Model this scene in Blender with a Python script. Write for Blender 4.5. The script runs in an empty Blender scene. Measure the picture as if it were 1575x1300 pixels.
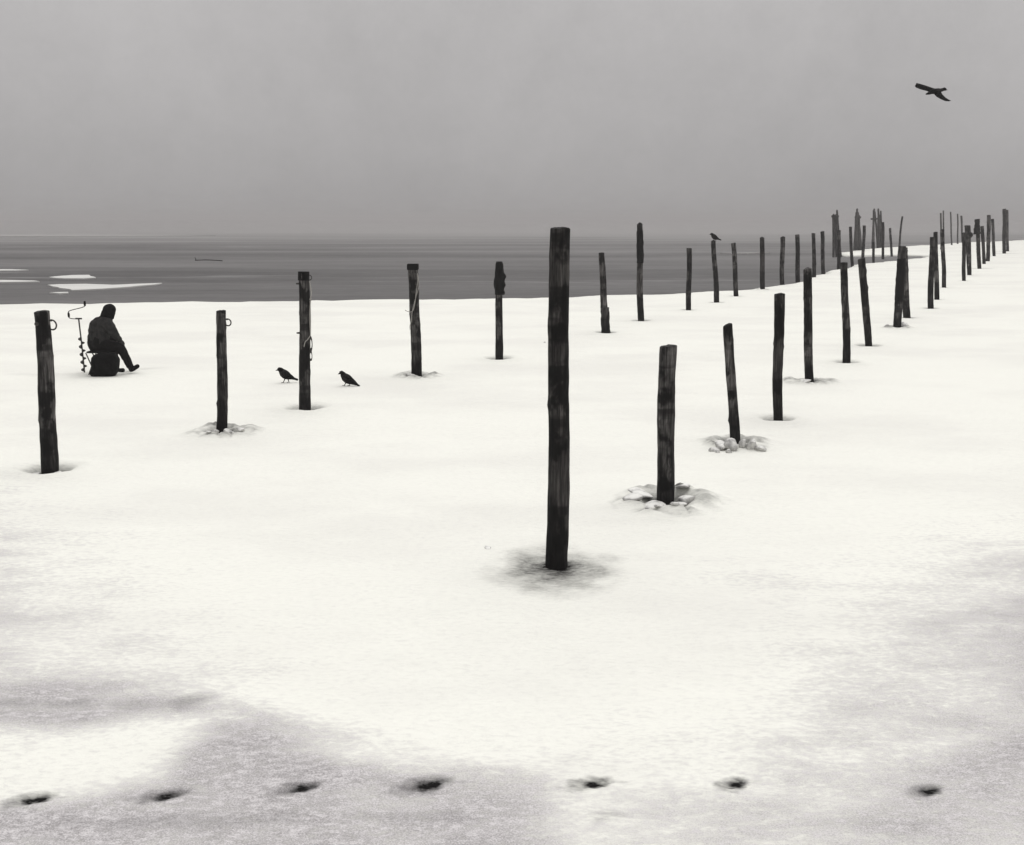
import bpy, bmesh, math, random
import numpy as np
from mathutils import Vector, noise, geometry, Matrix

R = math.radians
sc = bpy.context.scene
C = sc.collection
random.seed(7)

# ------------------------------------------------------------------ camera
W, H, F = 1575.0, 1300.0, 1811.0
CAMZ, HOR = 2.8, 335.0
PITCH = math.atan((H / 2 - HOR) / F)
cd = bpy.data.cameras.new('camera')
cam = bpy.data.objects.new('camera', cd)
C.objects.link(cam)
cd.sensor_width = 36.0
cd.sensor_fit = 'HORIZONTAL'
cd.lens = F / W * 36.0
cd.clip_start, cd.clip_end = 0.1, 6000
cam.location = (0, 0, CAMZ)
cam.rotation_euler = (R(90) - PITCH, 0, 0)
sc.camera = cam

# ------------------------------------------------------------------ sky, sun, exposure
SUN_EL, SUN_ROT = R(58), R(15)          # a veiled sun, high, beyond the posts
world = bpy.data.worlds.new('World')
sc.world = world
world.use_nodes = True
wn, wl = world.node_tree.nodes, world.node_tree.links
wn.clear()
wo = wn.new('ShaderNodeOutputWorld')
bg = wn.new('ShaderNodeBackground')
sky = wn.new('ShaderNodeTexSky')
sky.sky_type = 'NISHITA'
sky.sun_disc = False
sky.sun_elevation, sky.sun_rotation = SUN_EL, SUN_ROT
sky.air_density, sky.dust_density = 1.0, 4.0
bw = wn.new('ShaderNodeRGBToBW')
even = wn.new('ShaderNodeMix'); even.data_type = 'FLOAT'
even.inputs[0].default_value = 0.85      # cloud evens the clear sky out
even.inputs[3].default_value = 6.0
tc = wn.new('ShaderNodeTexCoord')
sep = wn.new('ShaderNodeSeparateXYZ')
mx = wn.new('ShaderNodeMath'); mx.operation = 'MAXIMUM'; mx.inputs[1].default_value = 0.0
ma = wn.new('ShaderNodeMath'); ma.operation = 'MULTIPLY_ADD'      # overcast: the zenith brighter than the horizon
ma.inputs[1].default_value, ma.inputs[2].default_value = 0.52, 0.43
cn = wn.new('ShaderNodeTexNoise'); cn.inputs['Scale'].default_value = 3.0; cn.inputs['Detail'].default_value = 9; cn.inputs['Roughness'].default_value = 0.78
cm = wn.new('ShaderNodeMapRange')
cm.inputs[1].default_value, cm.inputs[2].default_value = 0.3, 0.7
cm.inputs[3].default_value, cm.inputs[4].default_value = 0.91, 1.09
m1 = wn.new('ShaderNodeMath'); m1.operation = 'MULTIPLY'
m2 = wn.new('ShaderNodeMath'); m2.operation = 'MULTIPLY'
tint = wn.new('ShaderNodeMix'); tint.data_type = 'RGBA'; tint.blend_type = 'MULTIPLY'
tint.inputs[0].default_value = 1.0
tint.inputs[7].default_value = (1.0, 0.975, 0.975, 1)
wl.new(sky.outputs[0], bw.inputs[0]); wl.new(bw.outputs[0], even.inputs[2])
wl.new(tc.outputs['Generated'], sep.inputs[0]); wl.new(sep.outputs[2], mx.inputs[0]); wl.new(mx.outputs[0], ma.inputs[0])
wl.new(tc.outputs['Generated'], cn.inputs['Vector']); wl.new(cn.outputs['Fac'], cm.inputs[0])
wl.new(even.outputs[0], m1.inputs[0]); wl.new(ma.outputs[0], m1.inputs[1])
wl.new(m1.outputs[0], m2.inputs[0]); wl.new(cm.outputs[0], m2.inputs[1])
wl.new(m2.outputs[0], tint.inputs[6]); wl.new(tint.outputs[2], bg.inputs[0])
wl.new(bg.outputs[0], wo.inputs[0])
bg.inputs[1].default_value = 0.15

sd = bpy.data.lights.new('sun', 'SUN')
sun = bpy.data.objects.new('sun', sd)
C.objects.link(sun)
sd.energy = 1.3
sd.angle = R(70)
sd.color = (1.0, 0.99, 0.965)
sdir = Vector((math.sin(SUN_ROT) * math.cos(SUN_EL), math.cos(SUN_ROT) * math.cos(SUN_EL), math.sin(SUN_EL)))
sun.rotation_euler = sdir.to_track_quat('Z', 'Y').to_euler()
sc.view_settings.view_transform = 'Standard'
sc.view_settings.look = 'None'
sc.view_settings.gamma = 1
sc.view_settings.exposure = 0.07

# ------------------------------------------------------------------ helpers
cp, sp = math.cos(PITCH), math.sin(PITCH)
def ray(px, py):
    x, y = (px - W / 2) / F, (H / 2 - py) / F
    return Vector((x, cp + y * sp, -sp + y * cp))
def G(px, py, z=0.0):                    # where a sight line meets the level z
    r = ray(px, py); t = (z - CAMZ) / r.z
    return Vector((r.x * t, r.y * t, z))
def Q(px, py, Y):                        # where it meets the upright plane at distance Y
    r = ray(px, py); t = Y / r.y
    return Vector((r.x * t, Y, CAMZ + r.z * t))
def ppm(Y):                              # photo pixels per metre near distance Y (on the ground)
    return F / (Y * cp + CAMZ * sp)

def obj(name, bm, mat, parent=None, loc=(0, 0, 0), smooth=True):
    me = bpy.data.meshes.new(name)
    bm.normal_update()
    bm.to_mesh(me); bm.free()
    if smooth:
        for p in me.polygons: p.use_smooth = True
    for m in (mat if isinstance(mat, (list, tuple)) else [mat]): me.materials.append(m)
    o = bpy.data.objects.new(name, me)
    C.objects.link(o)
    o.location = loc
    if parent: o.parent = parent
    return o
def thing(name, label, cat, loc, group=None):
    o = bpy.data.objects.new(name, None)
    C.objects.link(o); o.location = loc
    o.empty_display_size = 0.2
    return tag(o, label, cat, group)
def tag(o, label=None, cat=None, group=None, kind=None):
    if label: o['label'] = label
    if cat: o['category'] = cat
    if group: o['group'] = group
    if kind: o['kind'] = kind
    return o

def frame_of(d):
    d = d.normalized()
    a = Vector((0, 0, 1)) if abs(d.z) < 0.9 else Vector((1, 0, 0))
    u = d.cross(a).normalized()
    return u, d.cross(u).normalized()
def tube(bm, pts, rad, seg=8, cap=True, mi=0):
    """a round tube along pts; rad is a number or one (rx, ry) / number per point"""
    pts = [Vector(p) for p in pts]
    n = len(pts)
    rings = []
    u = None
    for i, p in enumerate(pts):
        d = (pts[min(i + 1, n - 1)] - pts[max(i - 1, 0)])
        d.normalize()
        if u is None: u, v = frame_of(d)
        else:
            u = (u - d * u.dot(d)).normalized(); v = d.cross(u)
        r = rad[i] if isinstance(rad, (list, tuple)) else rad
        ru, rv = r if isinstance(r, tuple) else (r, r)
        rings.append([bm.verts.new(p + u * (ru * math.cos(2 * math.pi * k / seg)) + v * (rv * math.sin(2 * math.pi * k / seg))) for k in range(seg)])
    for a, b in zip(rings, rings[1:]):
        for k in range(seg):
            f = bm.faces.new((a[k], a[(k + 1) % seg], b[(k + 1) % seg], b[k])); f.material_index = mi
    if cap:
        f = bm.faces.new(rings[0][::-1]); f.material_index = mi
        f = bm.faces.new(rings[-1]); f.material_index = mi
    return rings
def spline(pts, n=6):
    P = [Vector(p) for p in pts]; out = []
    for i in range(len(P) - 1):
        p0, p1, p2, p3 = P[max(i - 1, 0)], P[i], P[i + 1], P[min(i + 2, len(P) - 1)]
        for k in range(n):
            t = k / n
            out.append(0.5 * ((2 * p1) + (p2 - p0) * t + (2 * p0 - 5 * p1 + 4 * p2 - p3) * t * t + (3 * p1 - p0 - 3 * p2 + p3) * t ** 3))
    out.append(P[-1])
    return out

# ------------------------------------------------------------------ materials
def mat(name, col=(0.1, 0.1, 0.1), rough=0.8, spec=0.3):
    m = bpy.data.materials.new(name); m.use_nodes = True
    b = m.node_tree.nodes['Principled BSDF']
    b.inputs['Base Color'].default_value = (*col, 1)
    b.inputs['Roughness'].default_value = rough
    b.inputs['Specular IOR Level'].default_value = spec
    return m, m.node_tree.nodes, m.node_tree.links, b
def nd(n, t, **kw):
    x = n.new(t)
    for k, v in kw.items():
        if k.startswith('i_'):
            key = k[2:].replace('_', ' ')
            x.inputs[int(key) if key.isdigit() else key].default_value = v
        else: setattr(x, k, v)
    return x
def noise_n(n, l, vec, scale, detail=4, rough=0.55, sx=(1, 1, 1)):
    mp = nd(n, 'ShaderNodeMapping'); mp.inputs['Scale'].default_value = sx
    t = nd(n, 'ShaderNodeTexNoise', i_Scale=scale, i_Detail=detail, i_Roughness=rough)
    l.new(vec, mp.inputs[0]); l.new(mp.outputs[0], t.inputs['Vector'])
    return t.outputs['Fac']
def rng(n, l, v, a, b, c=0.0, d=1.0, smooth=False):
    m = nd(n, 'ShaderNodeMapRange', i_1=a, i_2=b, i_3=c, i_4=d)
    if smooth: m.interpolation_type = 'SMOOTHSTEP'
    l.new(v, m.inputs[0]); return m.outputs[0]
def math_n(n, l, op, a, b, clamp=False):
    m = nd(n, 'ShaderNodeMath', operation=op, use_clamp=clamp)
    for i, x in enumerate((a, b)):
        if isinstance(x, (int, float)): m.inputs[i].default_value = x
        else: l.new(x, m.inputs[i])
    return m.outputs[0]
def mixc(n, l, fac, a, b):
    m = nd(n, 'ShaderNodeMix', data_type='RGBA')
    if isinstance(fac, (int, float)): m.inputs[0].default_value = fac
    else: l.new(fac, m.inputs[0])
    for i, x in ((6, a), (7, b)):
        if isinstance(x, tuple): m.inputs[i].default_value = (*x, 1)
        else: l.new(x, m.inputs[i])
    return m.outputs[2]
def bump(n, l, b, h, strength=0.3, dist=0.02):
    x = nd(n, 'ShaderNodeBump', i_Strength=strength, i_Distance=dist)
    l.new(h, x.inputs['Height']); l.new(x.outputs[0], b.inputs['Normal'])

# snow: clean crust, grey slush where melt water soaks it, painted vignette darkening at the sides, wet dark ice in holes and round the posts
M_SNOW, n, l, b = mat('snow', (0.9, 0.9, 0.86), 0.85, 0.15)
geo = nd(n, 'ShaderNodeNewGeometry'); pos = geo.outputs['Position']
a_sl = nd(n, 'ShaderNodeAttribute', attribute_name='slush').outputs['Fac']  # slush plus the painted vignette darkening
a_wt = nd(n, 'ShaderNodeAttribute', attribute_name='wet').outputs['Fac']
nl = noise_n(n, l, pos, 0.35, 5, 0.6, (0.6, 1, 1))
nm = noise_n(n, l, pos, 2.2, 6, 0.65, (0.55, 1, 1))
nf = noise_n(n, l, pos, 26, 5, 0.7, (0.6, 1, 1))
ng = noise_n(n, l, pos, 120, 3, 0.7)
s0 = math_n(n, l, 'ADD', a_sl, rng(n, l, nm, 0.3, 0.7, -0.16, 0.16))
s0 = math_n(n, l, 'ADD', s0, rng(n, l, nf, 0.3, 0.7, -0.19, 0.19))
slush = rng(n, l, s0, 0.12, 0.72, 0, 1, True)  # also holds the painted vignette darkening
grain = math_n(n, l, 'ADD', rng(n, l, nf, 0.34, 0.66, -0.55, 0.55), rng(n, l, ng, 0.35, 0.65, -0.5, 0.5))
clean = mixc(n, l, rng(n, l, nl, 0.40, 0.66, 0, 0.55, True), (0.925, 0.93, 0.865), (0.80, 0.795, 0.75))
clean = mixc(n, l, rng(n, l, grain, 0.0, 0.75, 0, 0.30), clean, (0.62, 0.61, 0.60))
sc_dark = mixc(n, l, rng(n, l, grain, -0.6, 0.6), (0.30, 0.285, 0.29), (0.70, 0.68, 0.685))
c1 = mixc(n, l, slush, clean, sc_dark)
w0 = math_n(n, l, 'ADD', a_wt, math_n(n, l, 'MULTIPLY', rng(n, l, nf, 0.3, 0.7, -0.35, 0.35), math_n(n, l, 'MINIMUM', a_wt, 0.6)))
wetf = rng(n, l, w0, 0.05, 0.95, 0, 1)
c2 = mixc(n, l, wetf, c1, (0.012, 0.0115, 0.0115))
l.new(c2, b.inputs['Base Color'])
l.new(rng(n, l, wetf, 0, 1, 0.15, 0.0), b.inputs['Specular IOR Level'])
hh = math_n(n, l, 'ADD', math_n(n, l, 'MULTIPLY', nf, 0.35), math_n(n, l, 'MULTIPLY', nm, 1.0))
hh = math_n(n, l, 'ADD', hh, math_n(n, l, 'MULTIPLY', ng, 0.08))
bump(n, l, b, hh, 0.45, 0.05)

M_CHUNK, n, l, b = mat('clear_ice_chunk', (0.5, 0.5, 0.49), 0.45, 0.4)
oc = nd(n, 'ShaderNodeTexCoord').outputs['Object']
nf = noise_n(n, l, oc, 9, 5, 0.6)
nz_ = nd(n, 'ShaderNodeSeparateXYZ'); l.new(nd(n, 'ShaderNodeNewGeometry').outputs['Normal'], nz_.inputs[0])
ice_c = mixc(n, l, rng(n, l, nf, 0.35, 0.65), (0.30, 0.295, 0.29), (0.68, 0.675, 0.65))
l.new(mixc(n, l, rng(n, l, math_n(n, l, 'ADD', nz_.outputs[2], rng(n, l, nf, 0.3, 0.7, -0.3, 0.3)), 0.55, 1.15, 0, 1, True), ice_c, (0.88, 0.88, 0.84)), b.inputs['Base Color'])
bump(n, l, b, nf, 0.5, 0.02)

# dark bare ice of the open lake, in long wind-drawn bands
M_LAKE, n, l, b = mat('dark_lake_ice', (0.12, 0.12, 0.12), 0.7, 0.12)
pos = nd(n, 'ShaderNodeNewGeometry').outputs['Position']
b1 = noise_n(n, l, pos, 1.0, 5, 0.65, (0.016, 0.09, 1))
b2 = noise_n(n, l, pos, 1.0, 6, 0.7, (0.09, 0.45, 1))
b3 = noise_n(n, l, pos, 1.0, 5, 0.7, (0.9, 2.5, 1))
b4 = noise_n(n, l, pos, 1.0, 2, 0.5, (0.004, 0.03, 1))
v = math_n(n, l, 'ADD', rng(n, l, b1, 0.3, 0.7, -0.5, 0.5), rng(n, l, b2, 0.3, 0.7, -0.35, 0.35))
v = math_n(n, l, 'ADD', v, rng(n, l, b3, 0.3, 0.7, -0.28, 0.28))
base = mixc(n, l, rng(n, l, v, -0.6, 0.6), (0.062, 0.060, 0.060), (0.15, 0.146, 0.145))
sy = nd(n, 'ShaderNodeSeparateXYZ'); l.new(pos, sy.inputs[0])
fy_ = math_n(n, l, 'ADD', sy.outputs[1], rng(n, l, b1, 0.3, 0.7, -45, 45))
base = mixc(n, l, rng(n, l, fy_, 65, 260, 0, 1, True), base, (0.27, 0.263, 0.26))     # farther out: thin snow dusting, plus fog fade painted into the ice colour
thin = rng(n, l, math_n(n, l, 'MULTIPLY', b2, b4), 0.345, 0.42, 0, 0.3)
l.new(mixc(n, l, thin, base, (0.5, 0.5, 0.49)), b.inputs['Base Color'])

def wood(name, dark, mid, light, wetz=0.45):
    m, n, l, b = mat(name, mid, 0.85, 0.2)
    tcn = nd(n, 'ShaderNodeTexCoord').outputs['Object']
    inf = nd(n, 'ShaderNodeObjectInfo')
    add = nd(n, 'ShaderNodeVectorMath', operation='MULTIPLY_ADD')
    l.new(inf.outputs['Random'], add.inputs[0]); add.inputs[1].default_value = (37, 53, 71); l.new(tcn, add.inputs[2])
    p = add.outputs[0]
    fib = noise_n(n, l, p, 55, 5, 0.65, (1, 1, 0.045))
    st = noise_n(n, l, p, 9, 4, 0.6, (1.4, 1.4, 0.22))
    bl = noise_n(n, l, p, 2.6, 4, 0.6, (1.3, 1.3, 0.9))
    cc = mixc(n, l, rng(n, l, st, 0.38, 0.66), mid, light)
    cc = mixc(n, l, rng(n, l, fib, 0.40, 0.6, 0.75, 0.0), cc, dark)
    cc = mixc(n, l, rng(n, l, bl, 0.47, 0.56, 0, 0.93, True), cc, dark)
    bd_ = noise_n(n, l, p, 1.0, 3, 0.5, (0.8, 0.8, 5.5))
    cc = mixc(n, l, rng(n, l, bd_, 0.52, 0.62, 0, 0.75, True), cc, dark)                        # old water lines
    sx = nd(n, 'ShaderNodeSeparateXYZ'); l.new(tcn, sx.inputs[0])
    wz = math_n(n, l, 'ADD', sx.outputs[2], rng(n, l, st, 0.3, 0.7, -0.2, 0.2))
    cc = mixc(n, l, rng(n, l, wz, wetz * 0.4, wetz * 1.5, 0.85, 0.0, True), cc, dark)   # waterlogged foot
    l.new(cc, b.inputs['Base Color'])
    h = math_n(n, l, 'ADD', math_n(n, l, 'MULTIPLY', fib, 0.6), st)
    bump(n, l, b, h, 0.8, 0.012)
    return m
M_WOOD = wood('weathered_pine', (0.003, 0.0028, 0.0028), (0.030, 0.0275, 0.0265), (0.19, 0.18, 0.175))
M_WOODD = wood('tarred_pine', (0.003, 0.0028, 0.0028), (0.018, 0.0165, 0.016), (0.10, 0.094, 0.09))
M_PALE = wood('haze_paled_pine', (0.03, 0.029, 0.028), (0.06, 0.058, 0.056), (0.12, 0.115, 0.11), 0.3)  # far wood lightened, distance haze painted into its colour
M_TAR, n, l, b = mat('tar_wrap', (0.004, 0.004, 0.004), 0.8, 0.15)
M_IRON, n, l, b = mat('rusted_iron', (0.03, 0.027, 0.025), 0.6, 0.5)
nf = noise_n(n, l, nd(n, 'ShaderNodeTexCoord').outputs['Object'], 60, 3)
l.new(mixc(n, l, nf, (0.015, 0.014, 0.013), (0.06, 0.055, 0.05)), b.inputs['Base Color'])
M_ROPE, n, l, b = mat('pale_rope', (0.42, 0.4, 0.37), 0.9, 0.1)
wv = nd(n, 'ShaderNodeTexWave', i_Scale=60.0, i_Distortion=2.0); l.new(nd(n, 'ShaderNodeTexCoord').outputs['Object'], wv.inputs['Vector'])
l.new(mixc(n, l, wv.outputs['Fac'], (0.22, 0.21, 0.2), (0.5, 0.48, 0.45)), b.inputs['Base Color'])
def cloth(name, a, c, sc_=14):
    m, n, l, b = mat(name, a, 0.9, 0.1)
    nf = noise_n(n, l, nd(n, 'ShaderNodeTexCoord').outputs['Object'], sc_, 4)
    l.new(mixc(n, l, rng(n, l, nf, 0.35, 0.65), a, c), b.inputs['Base Color'])
    bump(n, l, b, nf, 0.6, 0.03)
    return m
M_JACKET = cloth('dark_jacket_cloth', (0.016, 0.016, 0.016), (0.034, 0.033, 0.032))
M_HOOD = cloth('black_hood_cloth', (0.003, 0.003, 0.003), (0.006, 0.006, 0.006))
M_TROUS = cloth('black_trouser_cloth', (0.004, 0.004, 0.004), (0.010, 0.009, 0.009))
M_BAG = cloth('black_bag_cloth', (0.0025, 0.0025, 0.0025), (0.005, 0.005, 0.005), 8)
M_RUB = cloth('black_rubber', (0.004, 0.004, 0.004), (0.008, 0.008, 0.008), 30)
M_SKIN = cloth('skin', (0.12, 0.1, 0.09), (0.16, 0.13, 0.12), 20)
M_GLOVE = cloth('grey_knit_glove', (0.03, 0.03, 0.03), (0.06, 0.06, 0.058), 40)
M_FEATH = cloth('black_feathers', (0.003, 0.003, 0.003), (0.009, 0.009, 0.009), 30)
M_FEATHG = cloth('grey_feathers', (0.012, 0.011, 0.011), (0.026, 0.025, 0.025), 30)

# ------------------------------------------------------------------ post table (measured: top x, top y, foot x, foot y, width at top, at foot)
GL = 'left row of mooring posts'
GR = 'right row of mooring posts'
GF = 'far tall poles in the haze'
# style: collar round the foot -> 'pit','ridge','stain','small'
POSTS = [
 (64, 479, 77, 721, 22, 26, 'pit', 1.0, GL, 'thick knotty post at the far left edge with an iron ring near its top', 'ring'),
 (340, 478, 341, 664, 15, 16, 'ridge', 1.0, GL, 'short straight post with an iron ring, between the fisherman and the crows', 'ring'),
 (467, 420, 469, 627, 16, 18, 'pit', 1.0, GL, 'post between the two crows on the snow, hung with a pale rope and metal clip', 'rope'),
 (635, 408, 641, 578, 15, 16, 'ridge', 0.9, GL, 'tapered post with a square black cap and a thin pale cord looped down its side', 'cord'),
 (768, 407, 768, 551, 10, 12, 'pit', 1.0, GL, 'thin post whose lumpy black wrapping bulges at the top', 'lumpy'),
 (925, 389, 932, 510, 9, 11, 'small', 1.0, GL, 'leaning post just right of the tall foreground post with a wider rough foot', 'foot'),
 (984, 345, 986, 492, 9, 10, 'small', 1.0, GL, 'tallest post of the far row, black sleeve below its pale rounded tip', 'sleeve'),
 (1060, 382, 1059, 476, 8, 8, 'small', 1.0, GL, 'plain straight post standing left of the post the crow sits on', ''),
 (1097, 371, 1102, 464, 7, 8, 'small', 1.0, GL, 'leaning slim post with a crow perched on its top', ''),
 (1128, 374, 1132, 455, 7, 7.5, 'small', 1.0, GL, 'slim post standing right behind the post the crow sits on', ''),
 (1172, 366, 1173, 445, 7, 7.5, 'ridge', 0.6, GL, 'slim post, second to the right of the post the crow sits on', ''),
 (1204, 365, 1203, 438, 7, 7, 'small', 0.8, GL, 'slim post near the dark ice edge, third right of the post with the perched crow', ''),
 (1226, 361, 1227, 430, 6.5, 7, 'small', 0.8, GL, 'slim post, fourth to the right of the post with the perched crow', ''),
 (1251, 359, 1252, 426, 5.5, 6, 'small', 0.7, GL, 'thin grey post, left one of the close pair beyond the near row', ''),
 (1265, 356, 1266, 418, 6, 6, 'small', 0.7, GL, 'thin black post, right one of the close pair beyond the near row', ''),
 (1290.5, 354, 1290, 412, 5, 5.5, 'small', 0.6, GL, 'thin dark post standing in front of the square-topped pile cluster', ''),
 (1308, 349, 1311, 408, 4.5, 5, 'small', 0.6, GL, 'thin leaning post left of the pointed pile cluster', ''),
 (1329.5, 347, 1327, 401, 4.8, 4.8, 'small', 0.5, GL, 'thin post right of the pointed pile cluster', ''),
 (1343.5, 372, 1343.5, 401, 4, 4, 'small', 0.5, GL, 'very short thin post before the collared pile cluster', ''),
 (1358, 342, 1358, 396, 4, 4.2, 'small', 0.5, GL, 'thin post right of the twin-topped pile cluster', ''),
 (1369, 351, 1371.5, 392, 3.6, 3.8, 'small', 0.5, GL, 'thin leaning post between the pile clusters and the long slanted pole', ''),
 (1388, 333, 1382, 393, 2.8, 3.4, 'small', 0.4, GL, 'long slanted pole rising behind the double post', ''),
 (862, 351, 857, 868, 29, 34, 'stain', 1.0, GR, 'tallest and nearest post, standing in grey melted slush in the middle foreground', 'tall'),
 (1028, 532, 1023, 774, 26, 27, 'ridge', 1.15, GR, 'thick short post ringed by broken ice slabs right of the tallest post', ''),
 (1119, 500, 1131, 682, 14.5, 15.5, 'ridge', 0.9, GR, 'left-leaning post with a heap of ice chunks against its foot', ''),
 (1199, 452, 1197, 645, 16, 14.5, 'pit', 0.9, GR, 'straight square-cut post with a round melted dish at its foot', ''),
 (1242, 414, 1245, 587, 12.5, 13.5, 'ridge', 1.0, GR, 'round-topped dark post with a low snow ridge about its foot', ''),
 (1298, 404, 1302, 557, 10.5, 12, 'pit', 0.9, GR, 'slightly leaning grey post, fifth behind the tallest post in the right row', ''),
 (1325, 398, 1336, 530, 11, 11, 'small', 1.2, GR, 'strongly left-leaning post with a flat top in the right row', ''),
 (1388, 379, 1380, 504, 11.5, 12, 'ridge', 0.7, GR, 'front post of the crossed double post, broad black band round its middle', 'band'),
 (1391, 381, 1395, 488, 9, 11, 'small', 1.1, GR, 'rear post of the crossed double post, mostly hidden', ''),
 (1434.5, 365, 1431.5, 474, 8, 9, 'small', 0.9, GR, 'front post of the trio beyond the double post', ''),
 (1439, 357, 1441, 460, 6.5, 7.5, 'small', 0.8, GR, 'middle post of the trio beyond the double post', ''),
 (1449, 353, 1452, 442, 6, 6.5, 'small', 0.7, GR, 'rear post of the trio beyond the double post, standing a little apart', ''),
 (1482, 358, 1482.5, 432, 5.5, 5.8, 'small', 0.6, GR, 'narrow front post of the joined pair right of the trio', ''),
 (1488, 347, 1491, 423, 9, 6.2, 'small', 0.6, GR, 'broad-headed post of the joined pair right of the trio with a knob', 'knob'),
 (1503, 338, 1506.5, 413, 6.5, 6, 'small', 0.6, GR, 'distant post with a ragged black wrapping round its head', 'ragged'),
 (1510.5, 348, 1513.5, 406, 5.2, 5.2, 'small', 0.5, GR, 'distant grey post touching the post with the ragged black head', ''),
 (1521, 331, 1519.5, 402, 5.8, 5.8, 'small', 0.5, GR, 'taller post of the distant slanting pair right of the ragged-headed post', ''),
 (1526.5, 337, 1529, 394, 4.4, 4.8, 'small', 0.5, GR, 'shorter post of the distant slanting pair right of the ragged-headed post', ''),
 (1544.6, 321.5, 1544.6, 390, 5.4, 5.2, 'small', 0.5, GR, 'left of the last two touching posts by the right edge', ''),
 (1549, 323, 1549.8, 386.5, 4.2, 4.4, 'small', 0.5, GR, 'right of the last two touching posts by the right edge', ''),
 (1447, 328, 1447.5, 384, 2.6, 2.8, '', 0.4, GF, 'pale thin pole rising behind the trio, left of two', ''),
 (1451, 324, 1451.5, 382, 2.2, 2.6, '', 0.4, GF, 'pale thin pole rising behind the trio, right and taller of two', ''),
 (1462, 326, 1463.8, 377, 2.0, 2.6, '', 0.4, GF, 'lone pale tall pole, leftmost of the three thin ones in open haze', ''),
 (1472.8, 329, 1473, 375, 2.0, 2.4, '', 0.4, GF, 'lone pale tall pole, middle of the three thin ones in open haze', ''),
 (1478.6, 332, 1480.2, 373, 3.2, 2.6, '', 0.4, GF, 'pale crooked pole beside the joined pair, rightmost of three thin ones in open haze', ''),
]

# ------------------------------------------------------------------ snow sheet
SHORE = [(-900, 476), (-400, 470), (-100, 467), (0, 466.5), (200, 464.5), (330, 463), (450, 462), (560, 460), (650, 459), (850, 457), (900, 455), (960, 452.5),
         (1060, 449.5), (1110, 446), (1160, 444), (1190, 439), (1215, 434), (1240, 428.5), (1262, 421), (1272, 416.5), (1290, 413), (1307, 409.5), (1318, 405.5),
         (1335, 403.5), (1360, 401.5), (1390, 399), (1415, 396), (1432, 393.2),
         (1415, 391.6), (1380, 391.8), (1340, 392.3), (1310, 392.6), (1294, 391.5), (1292, 388.4), (1306, 386), (1325, 383.5), (1350, 381), (1390, 378.5), (1430, 376.5),
         (1465, 373.5), (1500, 372), (1575, 369), (1750, 366), (2100, 360)]
sh = [G(x, y).to_2d() for x, y in SHORE]
outline = []
for a, c in zip(sh, sh[1:]):
    d = (c - a).length
    k = max(2, int(d / max(0.25, a.length * 0.006)))
    k = min(k, 60)
    nrm = Vector((-(c - a).y, (c - a).x)).normalized()
    for i in range(k):
        p = a.lerp(c, i / k)
        j = noise.noise(Vector((p.x * 0.35, p.y * 0.35, 3))) * 0.5 + noise.noise(Vector((p.x * 1.4, p.y * 1.4, 9))) * 0.18
        outline.append(p + nrm * j * min(1.0, 0.9))
outline.append(sh[-1])
outline += [Vector((260, 100)), Vector((160, -25)), Vector((-90, -25)), Vector((-95, 37))]
OUT = np.array([(p.x, p.y) for p in outline])
def inside(P, poly):
    x, y = P[:, 0], P[:, 1]; r = np.zeros(len(P), bool)
    j = len(poly) - 1
    for i in range(len(poly)):
        xi, yi = poly[i]; xj, yj = poly[j]
        if yi != yj:
            c = ((yi > y) != (yj > y)) & (x < (xj - xi) * (y - yi) / (yj - yi) + xi)
            r ^= c
        j = i
    return r
def dist_poly(P, poly, closed=True):
    d = np.full(len(P), 1e9)
    N = len(poly)
    for i in range(N if closed else N - 1):
        a, c = poly[i], poly[(i + 1) % N]
        ab = c - a; t = np.clip(((P - a) @ ab) / max(ab @ ab, 1e-9), 0, 1)
        q = P - (a + t[:, None] * ab)
        d = np.minimum(d, np.hypot(q[:, 0], q[:, 1]))
    return d

FEET = [(50, 1230, 62, 17), (254, 1224, 66, 15), (461, 1217, 58, 15), (655, 1212, 74, 21), (910, 1208, 60, 17), (1129, 1208, 44, 19), (1426, 1218, 50, 15)]
rs = np.random.RandomState(5)
pts = []
d = 1.8
while d < 185:                                   # a denser fan of points where the ice is near
    s = max(0.05, d * 0.0125)
    n_ = int(R(74) * d / s)
    a0 = np.linspace(-R(37), R(37), n_) + rs.uniform(-0.3, 0.3, n_) * (s / d)
    rr = d + rs.uniform(-0.3, 0.3, n_) * s
    pts.append(np.stack([np.sin(a0) * rr, np.cos(a0) * rr], 1))
    d += s
xx, yy = np.meshgrid(np.arange(-88, 250, 3.0), np.arange(-24, 170, 3.0))
co = np.stack([xx.ravel(), yy.ravel()], 1) + rs.uniform(-0.4, 0.4, (xx.size, 2))
ang = np.abs(np.arctan2(co[:, 0], co[:, 1]))
pts.append(co[(ang > R(38.5)) | (np.hypot(co[:, 0], co[:, 1]) < 1.5)])
posts_xy = []
for p in POSTS:
    g = G(p[2], p[3])
    k = ppm(g.y)
    posts_xy.append((g.x, g.y, p[5] / k / 2, p[6], p[7]))
    if p[6] and g.y < 60:
        m_ = 90 if (p[6] == 'ridge' and g.y < 26) else 40
        for r_ in np.concatenate([np.arange(0.02, 0.45, 0.03 if g.y < 30 else 0.07), np.arange(0.45, 0.9, 0.03 if m_ == 90 else 0.07)]):
            th = np.arange(0, 2 * np.pi, 2 * np.pi / max(8, int(m_ * r_ / 0.3 if r_ < 0.3 else m_))) + rs.rand()
            pts.append(np.stack([g.x + np.cos(th) * r_, g.y + np.sin(th) * r_], 1))
feet_xy = []
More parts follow.
